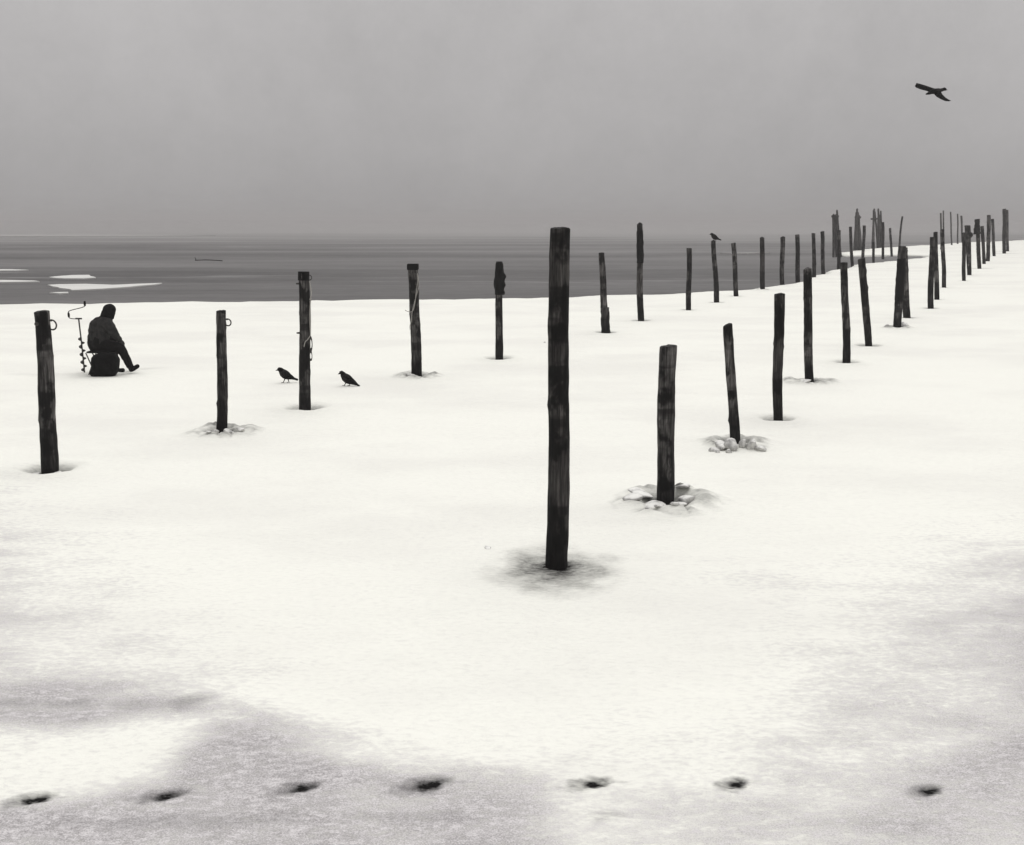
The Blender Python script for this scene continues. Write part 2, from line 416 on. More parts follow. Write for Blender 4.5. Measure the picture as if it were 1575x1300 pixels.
for (fx, fy, fw, fh) in FEET:
    g = G(fx, fy); k = ppm(g.y)
    feet_xy.append((g.x, g.y, fw / k / 2, 0.5 * fh / k / (CAMZ / math.hypot(CAMZ, g.y))))
    gx, gy = np.meshgrid(np.arange(-0.25, 0.25, 0.012), np.arange(-0.2, 0.2, 0.012))
    pts.append(np.stack([g.x + gx.ravel(), g.y + gy.ravel()], 1) + rs.uniform(-0.003, 0.003, (gx.size, 2)))
PT = np.concatenate(pts)
PT = PT[inside(PT, OUT)]
PT = PT[dist_poly(PT, OUT) > 0.06]
allv = [Vector((float(x), float(y))) for x, y in OUT] + [Vector((float(x), float(y))) for x, y in PT]
vo, eo, fo, *_ = geometry.delaunay_2d_cdt(allv, [], [list(range(len(OUT)))], 1, 1e-5)
V = np.array([(v.x, v.y) for v in vo])

# where slush lies, and where vignette darkening is painted into the snow (regions on the ground, m)
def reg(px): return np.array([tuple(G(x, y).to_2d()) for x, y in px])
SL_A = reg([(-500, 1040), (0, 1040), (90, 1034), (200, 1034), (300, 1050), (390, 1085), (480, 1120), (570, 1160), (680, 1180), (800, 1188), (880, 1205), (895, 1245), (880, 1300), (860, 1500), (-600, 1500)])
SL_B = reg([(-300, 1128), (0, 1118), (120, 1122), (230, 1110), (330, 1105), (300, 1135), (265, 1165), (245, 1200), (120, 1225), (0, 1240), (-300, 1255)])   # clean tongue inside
SL_VIG_C = reg([(870, 1250), (1000, 1215), (1150, 1170), (1260, 1080), (1330, 980), (1400, 900), (1520, 840), (1750, 800), (2200, 1500), (860, 1500)])  # lower right: slush together with soft vignette darkening painted in
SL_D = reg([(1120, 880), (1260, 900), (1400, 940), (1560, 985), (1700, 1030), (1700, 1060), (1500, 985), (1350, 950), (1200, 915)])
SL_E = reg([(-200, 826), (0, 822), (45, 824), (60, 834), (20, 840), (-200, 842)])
VIG_F = reg([(-600, 700), (-100, 740), (40, 850), (110, 960), (260, 1060), (0, 1100), (-600, 1120)])  # left side: vignette darkening painted into the snow colour
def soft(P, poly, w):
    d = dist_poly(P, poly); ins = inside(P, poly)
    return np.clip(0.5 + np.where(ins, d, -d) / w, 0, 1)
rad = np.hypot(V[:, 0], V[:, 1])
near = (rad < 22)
slush_vig_a = np.zeros(len(V))
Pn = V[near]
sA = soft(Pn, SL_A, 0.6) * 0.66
sF = soft(Pn, VIG_F, 2.8) * 0.60
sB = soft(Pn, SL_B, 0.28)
sC = soft(Pn, SL_VIG_C, 2.2) * 0.60
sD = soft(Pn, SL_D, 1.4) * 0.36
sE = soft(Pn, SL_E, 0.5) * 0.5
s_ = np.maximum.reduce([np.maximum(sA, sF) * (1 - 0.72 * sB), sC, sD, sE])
slush_vig_a[near] = s_
wet_a = np.zeros(len(V))
Z = np.zeros(len(V))
edge_d = dist_poly(V, OUT)
for i in range(len(V)):
    x, y = V[i]; r0 = rad[i]
    z = 0.035 * noise.noise(Vector((x * 0.22, y * 0.3, 0))) + 0.016 * noise.noise(Vector((x * 0.8, y * 1.1, 4)))
    if r0 < 60: z += 0.009 * noise.noise(Vector((x * 3.2, y * 4.2, 8)))
    if r0 > 60: z *= 1.6
    Z[i] = z
def smooth(a, c, x):
    t = np.clip((x - a) / (c - a), 0, 1); return t * t * (3 - 2 * t)
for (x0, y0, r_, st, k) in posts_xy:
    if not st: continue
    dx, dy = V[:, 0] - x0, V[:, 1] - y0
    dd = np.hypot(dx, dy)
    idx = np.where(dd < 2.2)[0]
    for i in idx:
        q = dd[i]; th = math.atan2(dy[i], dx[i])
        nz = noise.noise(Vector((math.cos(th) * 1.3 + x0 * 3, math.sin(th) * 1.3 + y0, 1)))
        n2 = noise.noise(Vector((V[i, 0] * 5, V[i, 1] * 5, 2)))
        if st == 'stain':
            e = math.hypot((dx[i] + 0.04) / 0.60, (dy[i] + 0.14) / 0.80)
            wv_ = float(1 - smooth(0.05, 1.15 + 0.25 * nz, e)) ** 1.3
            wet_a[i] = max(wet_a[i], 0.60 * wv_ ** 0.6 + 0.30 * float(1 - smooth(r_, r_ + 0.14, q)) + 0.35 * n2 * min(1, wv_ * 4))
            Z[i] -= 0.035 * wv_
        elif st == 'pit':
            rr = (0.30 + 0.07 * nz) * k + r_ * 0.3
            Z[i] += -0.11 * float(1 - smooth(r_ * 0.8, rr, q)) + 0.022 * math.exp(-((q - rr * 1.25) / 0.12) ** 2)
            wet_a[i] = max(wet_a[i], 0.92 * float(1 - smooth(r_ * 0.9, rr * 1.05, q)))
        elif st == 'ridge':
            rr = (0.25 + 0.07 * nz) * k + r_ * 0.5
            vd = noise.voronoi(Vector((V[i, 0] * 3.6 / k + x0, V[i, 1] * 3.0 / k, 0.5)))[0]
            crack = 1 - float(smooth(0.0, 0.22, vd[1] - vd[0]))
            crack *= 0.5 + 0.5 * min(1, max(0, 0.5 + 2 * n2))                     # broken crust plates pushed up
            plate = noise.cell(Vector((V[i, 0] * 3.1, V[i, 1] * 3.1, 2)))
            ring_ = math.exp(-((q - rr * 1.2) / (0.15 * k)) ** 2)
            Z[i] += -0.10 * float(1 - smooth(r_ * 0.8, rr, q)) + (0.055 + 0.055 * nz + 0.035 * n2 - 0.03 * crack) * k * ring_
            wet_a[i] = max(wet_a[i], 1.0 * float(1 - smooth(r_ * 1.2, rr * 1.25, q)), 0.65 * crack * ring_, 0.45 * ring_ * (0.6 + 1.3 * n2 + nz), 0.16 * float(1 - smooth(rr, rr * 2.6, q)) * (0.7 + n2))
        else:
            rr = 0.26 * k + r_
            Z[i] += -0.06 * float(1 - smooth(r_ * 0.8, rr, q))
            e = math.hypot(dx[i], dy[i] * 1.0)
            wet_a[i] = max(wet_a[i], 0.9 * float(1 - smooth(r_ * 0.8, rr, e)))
        # faint darker tone stretching sideways from the post
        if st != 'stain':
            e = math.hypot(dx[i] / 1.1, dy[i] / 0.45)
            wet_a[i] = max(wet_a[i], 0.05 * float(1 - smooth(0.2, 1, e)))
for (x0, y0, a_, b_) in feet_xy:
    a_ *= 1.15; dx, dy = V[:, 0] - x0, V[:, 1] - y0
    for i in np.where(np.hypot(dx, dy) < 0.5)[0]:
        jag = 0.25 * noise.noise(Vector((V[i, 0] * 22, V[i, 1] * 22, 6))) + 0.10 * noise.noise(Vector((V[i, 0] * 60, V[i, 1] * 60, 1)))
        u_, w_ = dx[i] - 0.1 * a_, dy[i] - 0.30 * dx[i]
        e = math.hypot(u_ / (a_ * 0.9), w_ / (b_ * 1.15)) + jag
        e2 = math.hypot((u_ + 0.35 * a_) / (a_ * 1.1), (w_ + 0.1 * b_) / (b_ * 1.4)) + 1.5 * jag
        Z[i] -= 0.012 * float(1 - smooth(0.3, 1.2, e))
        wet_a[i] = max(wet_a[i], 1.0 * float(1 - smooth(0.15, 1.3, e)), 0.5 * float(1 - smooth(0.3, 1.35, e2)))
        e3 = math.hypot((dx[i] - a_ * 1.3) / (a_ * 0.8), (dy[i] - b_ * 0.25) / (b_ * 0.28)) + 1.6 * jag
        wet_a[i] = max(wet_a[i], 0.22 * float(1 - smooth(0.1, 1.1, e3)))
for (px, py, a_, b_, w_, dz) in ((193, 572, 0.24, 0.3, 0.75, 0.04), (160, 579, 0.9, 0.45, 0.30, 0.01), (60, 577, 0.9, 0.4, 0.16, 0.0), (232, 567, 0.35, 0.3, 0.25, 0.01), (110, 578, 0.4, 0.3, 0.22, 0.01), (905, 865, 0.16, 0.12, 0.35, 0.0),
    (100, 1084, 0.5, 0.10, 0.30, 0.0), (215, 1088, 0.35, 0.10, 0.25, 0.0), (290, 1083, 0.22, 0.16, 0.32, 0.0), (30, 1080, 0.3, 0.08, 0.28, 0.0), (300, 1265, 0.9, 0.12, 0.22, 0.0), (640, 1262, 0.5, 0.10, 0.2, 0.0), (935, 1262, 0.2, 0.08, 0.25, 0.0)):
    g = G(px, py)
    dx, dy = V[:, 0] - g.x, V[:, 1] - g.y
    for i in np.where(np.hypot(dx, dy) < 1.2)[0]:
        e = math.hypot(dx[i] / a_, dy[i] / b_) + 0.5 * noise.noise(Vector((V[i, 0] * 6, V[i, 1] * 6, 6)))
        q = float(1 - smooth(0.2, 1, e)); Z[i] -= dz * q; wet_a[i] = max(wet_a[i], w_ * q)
Z -= 0.05 * (1 - smooth(0, 0.35, edge_d))
def ground_z(x, y):
    i = np.argmin((V[:, 0] - x) ** 2 + (V[:, 1] - y) ** 2); return float(Z[i])

me = bpy.data.meshes.new('snow_ground')
nv = len(V)
# boundary skirt: the broken edge of the snow crust above the dark ice
ecount = {}
for f in fo:
    for a, c in zip(f, f[1:] + f[:1]): ecount.setdefault((min(a, c), max(a, c)), []).append((a, c))
bd = [v[0] for v in ecount.values() if len(v) == 1]
bvs = sorted({a for e in bd for a in e}); low = {a: nv + i for i, a in enumerate(bvs)}
verts = [(V[i, 0], V[i, 1], Z[i]) for i in range(nv)] + [(V[a, 0], V[a, 1], -0.5) for a in bvs]
faces = [tuple(f) for f in fo] + [(c, a, low[a], low[c]) for a, c in bd]
me.from_pydata([tuple(map(float, v)) for v in verts], [], faces)
at1 = me.attributes.new('slush', 'FLOAT', 'POINT'); at2 = me.attributes.new('wet', 'FLOAT', 'POINT')  # the first one also carries the painted vignette darkening
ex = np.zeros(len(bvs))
at1.data.foreach_set('value', np.concatenate([slush_vig_a, ex]).astype(np.float32))
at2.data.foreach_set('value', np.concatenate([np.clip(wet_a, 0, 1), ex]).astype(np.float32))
for p in me.polygons: p.use_smooth = True
me.materials.append(M_SNOW)
so = bpy.data.objects.new('snow_ground', me); C.objects.link(so)
tag(so, 'white snow crust over the frozen lake with grey slush in front', None, None, 'structure')

# ------------------------------------------------------------------ lake
LZ = -0.13
bm = bmesh.new()
vs = [bm.verts.new((x, y, LZ)) for x, y in ((-1700, -600), (1700, -600), (1700, 2400), (-1700, 2400))]
bm.faces.new(vs)
tag(obj('lake_ice', bm, M_LAKE, smooth=False), 'dark bare ice of the open lake reaching into the fog', None, None, 'structure')

M_FLOE, n, l, b = mat('snowy_floe', (0.75, 0.75, 0.73), 0.8, 0.15)
pos = nd(n, 'ShaderNodeNewGeometry').outputs['Position']
l.new(mixc(n, l, noise_n(n, l, pos, 1.0, 4, 0.6, (0.3, 1, 1)), (0.55, 0.55, 0.53), (0.8, 0.8, 0.77)), b.inputs['Base Color'])
FLOES = [
 ([(74, 438), (92, 437), (130, 436.6), (172, 438), (215, 436.4), (249, 435.2), (232, 438), (200, 441), (160, 444), (112, 446), (98, 443.5), (84, 440.5)], 'largest white patch of snow-covered ice on the dark lake, pointed to the right'),
 ([(74, 426.4), (95, 424.2), (112, 423), (134, 422.8), (142, 425), (146, 427), (128, 428.2), (100, 428), (85, 427.4)], 'small white lens of snowy ice just beyond the largest patch'),
 ([(-80, 430.5), (15, 430.8), (52, 431.6), (60, 432.8), (25, 433.6), (-80, 434)], 'thin white snow streak on the lake at the left edge, nearer of two'),
 ([(-80, 414), (20, 414.2), (44, 415.2), (22, 416), (-80, 416.6)], 'thin white snow streak on the lake at the left edge, farther of two'),
 ([(74, 449.6), (104, 449), (106, 450.2), (92, 451)], 'tiny pale snow sliver between the largest patch and the snow edge'),
 ([(1108, 389.4), (1150, 388.6), (1185, 388.8), (1150, 389.9)], 'faint thin snow streak on the lake behind the posts right of the perched crow'),
 ([(-200, 362.0), (60, 360.4), (240, 361.0), (330, 362.4), (150, 363.2), (-200, 364)], 'long pale far snow band at left where lake meets fog'),
]
M_FLOE2, n, l, b = mat('thin_grey_snow', (0.42, 0.41, 0.40), 0.85, 0.1)
pos = nd(n, 'ShaderNodeNewGeometry').outputs['Position']
l.new(mixc(n, l, noise_n(n, l, pos, 1.0, 4, 0.6, (0.03, 0.2, 1)), (0.25, 0.245, 0.24), (0.42, 0.41, 0.4)), b.inputs['Base Color'])
for px, lab in FLOES:
    bm = bmesh.new()
    P = [G(x, y, LZ + 0.05) for x, y in px]
    out = []
    for a, c in zip(P, P[1:] + P[:1]):
        for k in range(6):
            p = a.lerp(c, k / 6); j = 0.12 * (c - a).length ** 0.5
            out.append(p + Vector((noise.noise(p * 0.8) * j, noise.noise(p * 0.8 + Vector((5, 5, 5))) * j, 0)))
    top = [bm.verts.new(p) for p in out]; bot = [bm.verts.new(p - Vector((0, 0, 0.09))) for p in out]
    f = bm.faces.new(top); f.normal_update()
    if f.normal.z < 0: f.normal_flip()
    for i in range(len(top)):
        j = (i + 1) % len(top); bm.faces.new((top[i], top[j], bot[j], bot[i]))
    bmesh.ops.recalc_face_normals(bm, faces=bm.faces[:])
    cen = sum((v.co for v in bm.verts), Vector()) / len(bm.verts); cen.z = LZ
    for v in bm.verts: v.co -= cen
    tag(obj('ice_floe', bm, M_FLOE2 if ('far snow band' in lab or 'faint' in lab) else M_FLOE, None, cen, smooth=False), lab, 'ice floe', 'snow patches on the dark ice')
# driftwood far out
g = G(300, 401.6, LZ); e = G(342, 402, LZ)
bm = bmesh.new()
tube(bm, spline([(0, 0, 0.05), ((e - g).x * 0.4, 0.1, 0.07), ((e - g).x, (e - g).y, 0.04)], 5), [0.03] * 11, 8)
tube(bm, [(0.1, 0, 0.04), (0.04, 0, 0.15), (0.0, 0.0, 0.26)], [0.03, 0.025, 0.012], 6)
tag(obj('driftwood', bm, M_WOODD, None, g), 'thin dark branch frozen flat into the lake far out at left', 'branch')

# ------------------------------------------------------------------ posts
def pole_mesh(top, wt, wb, seed, bumps=0.05, seg=20, tilt_top=None, step=0.07, taper_tip=0.0, knots=3, bottom=-0.35, knot_h=0.22):
    """tapered, knotty, slightly crooked trunk from below the ice to `top` (vector from the foot)"""
    L = top.length; ax = top.normalized()
    ux = Vector((1, 0, 0)); ux = (ux - ax * ux.dot(ax)).normalized(); uy = ax.cross(ux)
    rnd = random.Random(seed)
    ks = [(rnd.uniform(0.12, 0.9) * L, rnd.uniform(0, 6.283), rnd.uniform(0.35, 1.0) * knot_h) for _ in range(knots)]
    kink = rnd.uniform(-1, 1) * 0.009 * L; kink2 = rnd.uniform(-1, 1) * 0.006 * L
    slope = rnd.uniform(-0.12, 0.12) if tilt_top is None else tilt_top
    n_ = max(8, int((L - bottom) / step))
    hs = [bottom + (L - bottom) * i / n_ for i in range(n_ + 1)]
    hs[-1] = L - 0.006
    bm = bmesh.new(); rings = []
    def rad_at(h, th):
        t = max(0, min(1, h / L)); r = (wb + (wt - wb) * t) / 2
        cx, sx = math.cos(th), math.sin(th)
        r *= 1 + bumps * noise.noise(Vector((cx * 1.0 + seed, sx * 1.0, h * 2.2 / max(0.5, L / 2)))) * 1.2 + bumps * 0.9 * noise.noise(Vector((cx * 2.2, sx * 2.2 + seed, h * 7)))
        for (kh, ka, kz) in ks:
            da = math.atan2(math.sin(th - ka), math.cos(th - ka))
            r *= 1 + kz * math.exp(-((h - kh) / 0.035) ** 2 - (da / 0.45) ** 2)
        return r
    for h in hs:
        t = max(0, h / L)
        off = ux * (kink * math.sin(math.pi * min(t, 1)) + kink2 * math.sin(2 * math.pi * min(t, 1)))
        ring = []
        for k in range(seg):
            th = 2 * math.pi * k / seg; r = rad_at(h, th)
            hh_ = h + (slope * r * math.cos(th) if h > L - 0.02 else 0)
            ring.append(bm.verts.new(ax * hh_ + off + ux * (r * math.cos(th)) + uy * (r * math.sin(th))))
        rings.append(ring)
    for sc_f, dz in ((0.93, 0.006), (0.55, 0.008), (0.2, 0.007)):       # sawn or worn head
        ring = []
        for k in range(seg):
            th = 2 * math.pi * k / seg; r = rad_at(L, th) * sc_f
            ring.append(bm.verts.new(ax * (L - 0.006 + dz + taper_tip * (1 - sc_f) * wt + slope * r * math.cos(th) + 0.01 * noise.noise(Vector((th, sc_f * 3, seed)))) + ux * (r * math.cos(th)) + uy * (r * math.sin(th))))
        rings.append(ring)
    for a, c in zip(rings, rings[1:]):
        for k in range(seg): bm.faces.new((a[k], a[(k + 1) % seg], c[(k + 1) % seg], c[k]))
    bm.faces.new(rings[-1]); bm.faces.new(rings[0][::-1])
    return bm
def sleeve_mesh(ax, h0, h1, r0, r1, seed, lump=0.08, prof=None, seg=22):
    ax = ax.normalized(); ux = Vector((1, 0, 0)); ux = (ux - ax * ux.dot(ax)).normalized(); uy = ax.cross(ux)
    bm = bmesh.new(); rings = []
    n_ = 22
    for i in range(n_ + 1):
        t = i / n_; h = h0 + (h1 - h0) * t
        ring = []
        for k in range(seg):
            th = 2 * math.pi * k / seg
            r = r0 + (r1 - r0) * t
            if prof: r *= prof(t, th)
            r *= 1 + lump * noise.noise(Vector((math.cos(th) * 1.6 + seed, math.sin(th) * 1.6, h * 9)))
            ring.append(bm.verts.new(ax * h + ux * (r * math.cos(th)) + uy * (r * math.sin(th))))
        rings.append(ring)
    for a, c in zip(rings, rings[1:]):
        for k in range(seg): bm.faces.new((a[k], a[(k + 1) % seg], c[(k + 1) % seg], c[k]))
    bm.faces.new(rings[-1]); bm.faces.new(rings[0][::-1])
    return bm
def torus(bm, cen, R_, r_, nrm, seg=24, ms=8, sy=1.0):
    u, v = frame_of(Vector(nrm))
    rings = []
    for i in range(seg):
        a = 2 * math.pi * i / seg; d = u * math.cos(a) + v * math.sin(a) * sy
        rings.append([bm.verts.new(Vector(cen) + d * (R_ + r_ * math.cos(2 * math.pi * k / ms)) + Vector(nrm).normalized() * (r_ * math.sin(2 * math.pi * k / ms))) for k in range(ms)])
    for i in range(seg):
        a, c = rings[i], rings[(i + 1) % seg]
        for k in range(ms): bm.faces.new((a[k], c[k], c[(k + 1) % ms], a[(k + 1) % ms]))

POST_TOP = {}
for idx, (tx, ty, fx, fy, wt, wb, st, k, grp, lab, extra) in enumerate(POSTS):
    foot = G(fx, fy); top = Q(tx, ty, foot.y); kk = ppm(foot.y)
    base = Vector((foot.x, foot.y, 0)); tv = top - base
    wt_, wb_ = wt / kk, wb / kk
    L = tv.length
    POST_TOP[idx] = top
    far = foot.y > 60
    m = M_PALE if grp == GF else (M_WOODD if extra in ('', 'tall') and idx % 3 == 1 else M_WOOD)
    tip = {6: 0.35, 8: 0.3, 26: 0.25, 10: 0.3, 11: 0.25, 24: 0.15}.get(idx, 0.05)
    bm = pole_mesh(tv, wt_, wb_, idx * 3.7 + 1, bumps=0.07 if not far else 0.10, seg=28 if extra == 'tall' else (18 if not far else 10), step=0.045 if foot.y < 25 else 0.09,
                   taper_tip=tip, knot_h=0.10 if extra == 'tall' else 0.22, knots=6 if extra == 'tall' else (5 if foot.y < 30 else 2), tilt_top={24: 0.22, 28: 0.2}.get(idx), bottom=-0.3)
    if extra in ('', 'tall'):
        tag(obj('wooden_post', bm, m, None, base), lab, 'post', grp)
        continue
    t = thing('wooden_post', lab, 'post', base, grp)
    obj('pole', bm, m, t)
    ax = tv.normalized()
    at = lambda py: ax * ((fy - py) / (fy - ty) * L)     # a height on the pole, by its measured row
    if extra == 'ring':
        h = at(497 if idx == 0 else 494); rr = 0.055 if idx == 0 else 0.045
        bm = bmesh.new()
        torus(bm, h + Vector((wt_ / 2 + rr * 0.55, -0.01, -rr * 0.3)), rr, 0.009, (0.25, 1, 0.1))
        tube(bm, [h + Vector((wt_ * 0.3, -0.01, rr * 0.6)), h + Vector((wt_ / 2 + rr * 0.6, -0.01, rr * 0.6))], 0.012, 8)
        obj('mooring_ring', bm, M_IRON, t)
        if idx == 0:
            bm = bmesh.new(); tube(bm, [h + Vector((-wt_ * 0.18, -wt_ * 0.5 - 0.015, 0)), h + Vector((-wt_ * 0.18, 0, 0))], 0.022, 10)
            obj('bolt', bm, M_IRON, t)
    if extra == 'rope':
        obj('cap', sleeve_mesh(ax, at(431).length, L + 0.02, wt_ * 0.54, wt_ * 0.53, 3, 0.05), M_TAR, t)
        for y_ in (436, 511):
            bm = bmesh.new(); tube(bm, [at(y_) + Vector((-wt_ * 0.4, -0.02, 0)), at(y_) + Vector((-wt_ / 2 - 0.03, -0.03, 0.0))], [0.015, 0.012], 7)
            obj('peg', bm, M_IRON, t)
        x0 = wt_ / 2
        bm = bmesh.new()
        torus(bm, at(427) + Vector((x0 + 0.008, 0, 0)), 0.035, 0.007, (0.3, 1, 0))
        obj('mooring_ring', bm, M_IRON, t)
        bm = bmesh.new()
        tube(bm, spline([at(432) + Vector((x0 + .01, -.02, 0)), at(443) + Vector((x0 + .028, -.03, 0)), at(452) + Vector((x0 + .035, -.03, 0)), at(461) + Vector((x0 + .015, -.03, 0)), at(458) + Vector((x0 + .03, -.03, 0)), at(480) + Vector((x0 + .012, -.04, 0)), at(516) + Vector((x0 + .02, -.04, 0))], 7), 0.0075, 7)
        tube(bm, spline([at(462) + Vector((x0 + .022, -.05, 0)), at(490) + Vector((x0 + .026, -.05, 0)), at(515) + Vector((x0 + .022, -.05, 0))], 7), 0.007, 7)
        tube(bm, spline([at(515) + Vector((x0 + .02, -.05, 0)), at(521) + Vector((x0 - .02, -.07, 0)), at(524) + Vector((x0 - .05, -.08, 0)), at(532) + Vector((x0 - .07, -.075, 0))], 6), 0.007, 7)
        obj('rope', bm, M_ROPE, t)
        bm = bmesh.new()
        torus(bm, at(527.5) + Vector((x0 + .025, -.05, 0)), 0.022, 0.007, (0.1, 1, 0), sy=4.2)
        torus(bm, at(546) + Vector((x0 + .025, -.05, 0)), 0.02, 0.006, (0.2, 1, 0), sy=3.0)
        tube(bm, [at(536) + Vector((x0 + .025, -.05, 0)), at(541) + Vector((x0 + .025, -.05, 0))], 0.017, 8)
        obj('clip', bm, M_IRON, t)
    if extra == 'cord':
        bm = bmesh.new()
        u_ = wt_ * 0.56
        h0, h1 = at(415).z, L + 0.025
        c_ = ax * ((h0 + h1) / 2)
        bmesh.ops.create_cube(bm, size=1.0, matrix=Matrix.Translation(c_) @ Matrix.Diagonal((u_ * 2, u_ * 2, h1 - h0, 1)))
        bmesh.ops.bevel(bm, geom=bm.edges[:], offset=0.008, segments=2, affect='EDGES')
        obj('cap', bm, M_TAR, t, smooth=False)
        bm = bmesh.new()
        torus(bm, at(421) + Vector((0, 0, 0)), wt_ * 0.53, 0.008, ax)
        obj('wire_band', bm, M_IRON, t)
        bm = bmesh.new(); xr = wt_ / 2
        tube(bm, spline([at(420) + Vector((xr * .9, -xr * .7, 0)), at(430) + Vector((xr * .95, -xr * .8, 0)), at(450) + Vector((xr * .55, -xr * 1.1, 0)), at(470) + Vector((xr * .1, -xr * 1.2, 0)), at(478) + Vector((-xr * .4, -xr * 1.2, 0)), at(478) + Vector((-xr * 1.3, -xr * .9, 0)), at(476) + Vector((-xr * 1.8, -xr * .8, 0))], 7), 0.006, 7)
        tube(bm, spline([at(424) + Vector((xr, -xr * .7, 0)), at(440) + Vector((xr * 1.1, -xr * .7, 0)), at(455) + Vector((xr * .5, -xr * 1.15, 0)), at(478) + Vector((-xr * .35, -xr * 1.2, 0)), at(492) + Vector((-xr * .6, -xr * 1.15, 0)), at(500) + Vector((-xr * .95, -xr * .95, 0)), at(506) + Vector((-xr * .95, -xr * .95, 0))], 7), 0.0055, 7)
        obj('cord', bm, M_ROPE, t)
    if extra == 'lumpy':
        def prof(t_, th):
            s = (1.0 + 0.45 * math.exp(-((t_ - 0.35) / 0.3) ** 2)) * (1.0 if t_ < 0.9 else 1 - 2.5 * (t_ - 0.9))
            for q in (0.06, 0.30, 0.56): s += 0.42 * math.exp(-((t_ - q) / 0.07) ** 2) * max(0, math.cos(th)) ** 3
            return s
        obj('wrapping', sleeve_mesh(ax, at(453).length, L + 0.06, wt_ * 0.56, wt_ * 0.60, 4, 0.16, prof), M_TAR, t)
    if extra == 'foot':
        obj('bark_sleeve', sleeve_mesh(ax, 0 - 0.1, at(473).length, wb_ * 0.62, wb_ * 0.58, 5, 0.2), M_WOODD, t)
    if extra == 'sleeve':
        obj('sleeve', sleeve_mesh(ax, at(404).length, at(355).length, wt_ * 0.60, wt_ * 0.56, 6, 0.16), M_TAR, t)
    if extra == 'band':
        obj('sleeve', sleeve_mesh(ax, at(462).length, at(398).length, wb_ * 0.56, wt_ * 0.56, 7, 0.10), M_TAR, t)
        bm = bmesh.new(); tube(bm, [at(386) + Vector((wt_ * .4, 0, 0)), at(386) + Vector((wt_ * .72, 0, 0))], 0.03, 8)
        obj('bolt', bm, M_IRON, t)
    if extra == 'knob':
        bm = bmesh.new(); tube(bm, [at(361) + Vector((wt_ * .15, 0, 0)), at(362) + Vector((wt_ * .65, 0, 0)), at(362) + Vector((wt_ * .82, 0, 0))], [0.16, 0.13, 0.05], 8)
        obj('burl', bm, M_WOODD, t)
    if extra == 'ragged':
        def prof2(t_, th):
            return 1.0 + 0.45 * math.exp(-((t_ - 0.25) / 0.2) ** 2) * max(0, -math.cos(th)) + 0.5 * math.exp(-((t_ - 0.02) / 0.1) ** 2) * max(0, -math.cos(th)) ** 2
        obj('wrapping', sleeve_mesh(ax, at(360).length, L + 0.03, wt_ * 0.60, wt_ * 0.56, 8, 0.25, prof2), M_TAR, t)

# far clusters of leaning piles (dolphins): (tops and feet measured)
CLUST = [
 ('square-topped far pile cluster, leftmost of the hazy clusters', [(1281.5, 331.5, 1280.5, 394, 5, 3.6), (1285.5, 332, 1287, 396, 5, 4.5), (1288, 324, 1294, 389, 3, 4.5)], [(1279, 333, 1290, 333, 3.2), (1281, 344, 1289, 345, 3)], (1287, 393)),
 ('pointed far pile cluster narrowing to a peak, second of the hazy clusters', [(1317.6, 327, 1312.8, 386, 5, 3.6), (1318.4, 322, 1318, 385, 3, 4.4), (1319.6, 328, 1325.4, 383, 4.6, 4), (1317, 332, 1315, 383.5, 5.2, 5), (1320.2, 332, 1321.5, 383.5, 5, 5)], [(1315, 334, 1324, 334.6, 3.2)], (1319, 385)),
 ('far pile cluster with a collar below its pointed head, third of the hazy clusters', [(1343.2, 324, 1340.8, 381, 3, 3.4), (1344.6, 322, 1343, 380, 3, 4), (1346, 326, 1351, 379, 3, 3)], [(1339.4, 337, 1349.4, 336.6, 2.6)], (1344, 381)),
 ('far pile cluster with a split double top, fourth of the hazy clusters', [(1350.4, 322, 1350.6, 379, 3, 4.2), (1354.8, 325, 1356, 379, 2.4, 4.4), (1352.4, 331, 1353.4, 379, 4, 5)], [], (1353, 380)),
]
for ci, (lab, piles, beams, ft) in enumerate(CLUST):
    g = G(*ft); t = thing('pile_cluster', lab, 'piling', g, 'far pile clusters in the haze')
    for pi_, (tx, ty, fx, fy, wt, wb) in enumerate(piles):
        f0 = Q(fx, ft[1], g.y); f0.z = 0
        f0.y += (pi_ % 3 - 1) * 0.25; top = Q(tx, ty, g.y); top.y += (pi_ % 3 - 1) * 0.12
        k_ = ppm(g.y)
        obj('pile', pole_mesh(top - f0, wt / k_, wb / k_, ci * 9 + pi_ + 60, bumps=0.12, seg=10, step=0.25, knots=1, taper_tip=0.6, bottom=-0.4), M_PALE, t, f0 - g)
    for (ax_, ay, bx, by, w) in beams:
        a, c = Q(ax_, ay, g.y), Q(bx, by, g.y); k_ = ppm(g.y)
        bm = bmesh.new(); tube(bm, [a - g, c - g], w / k_ / 2, 8)
        obj('crossbeam', bm, M_PALE, t)

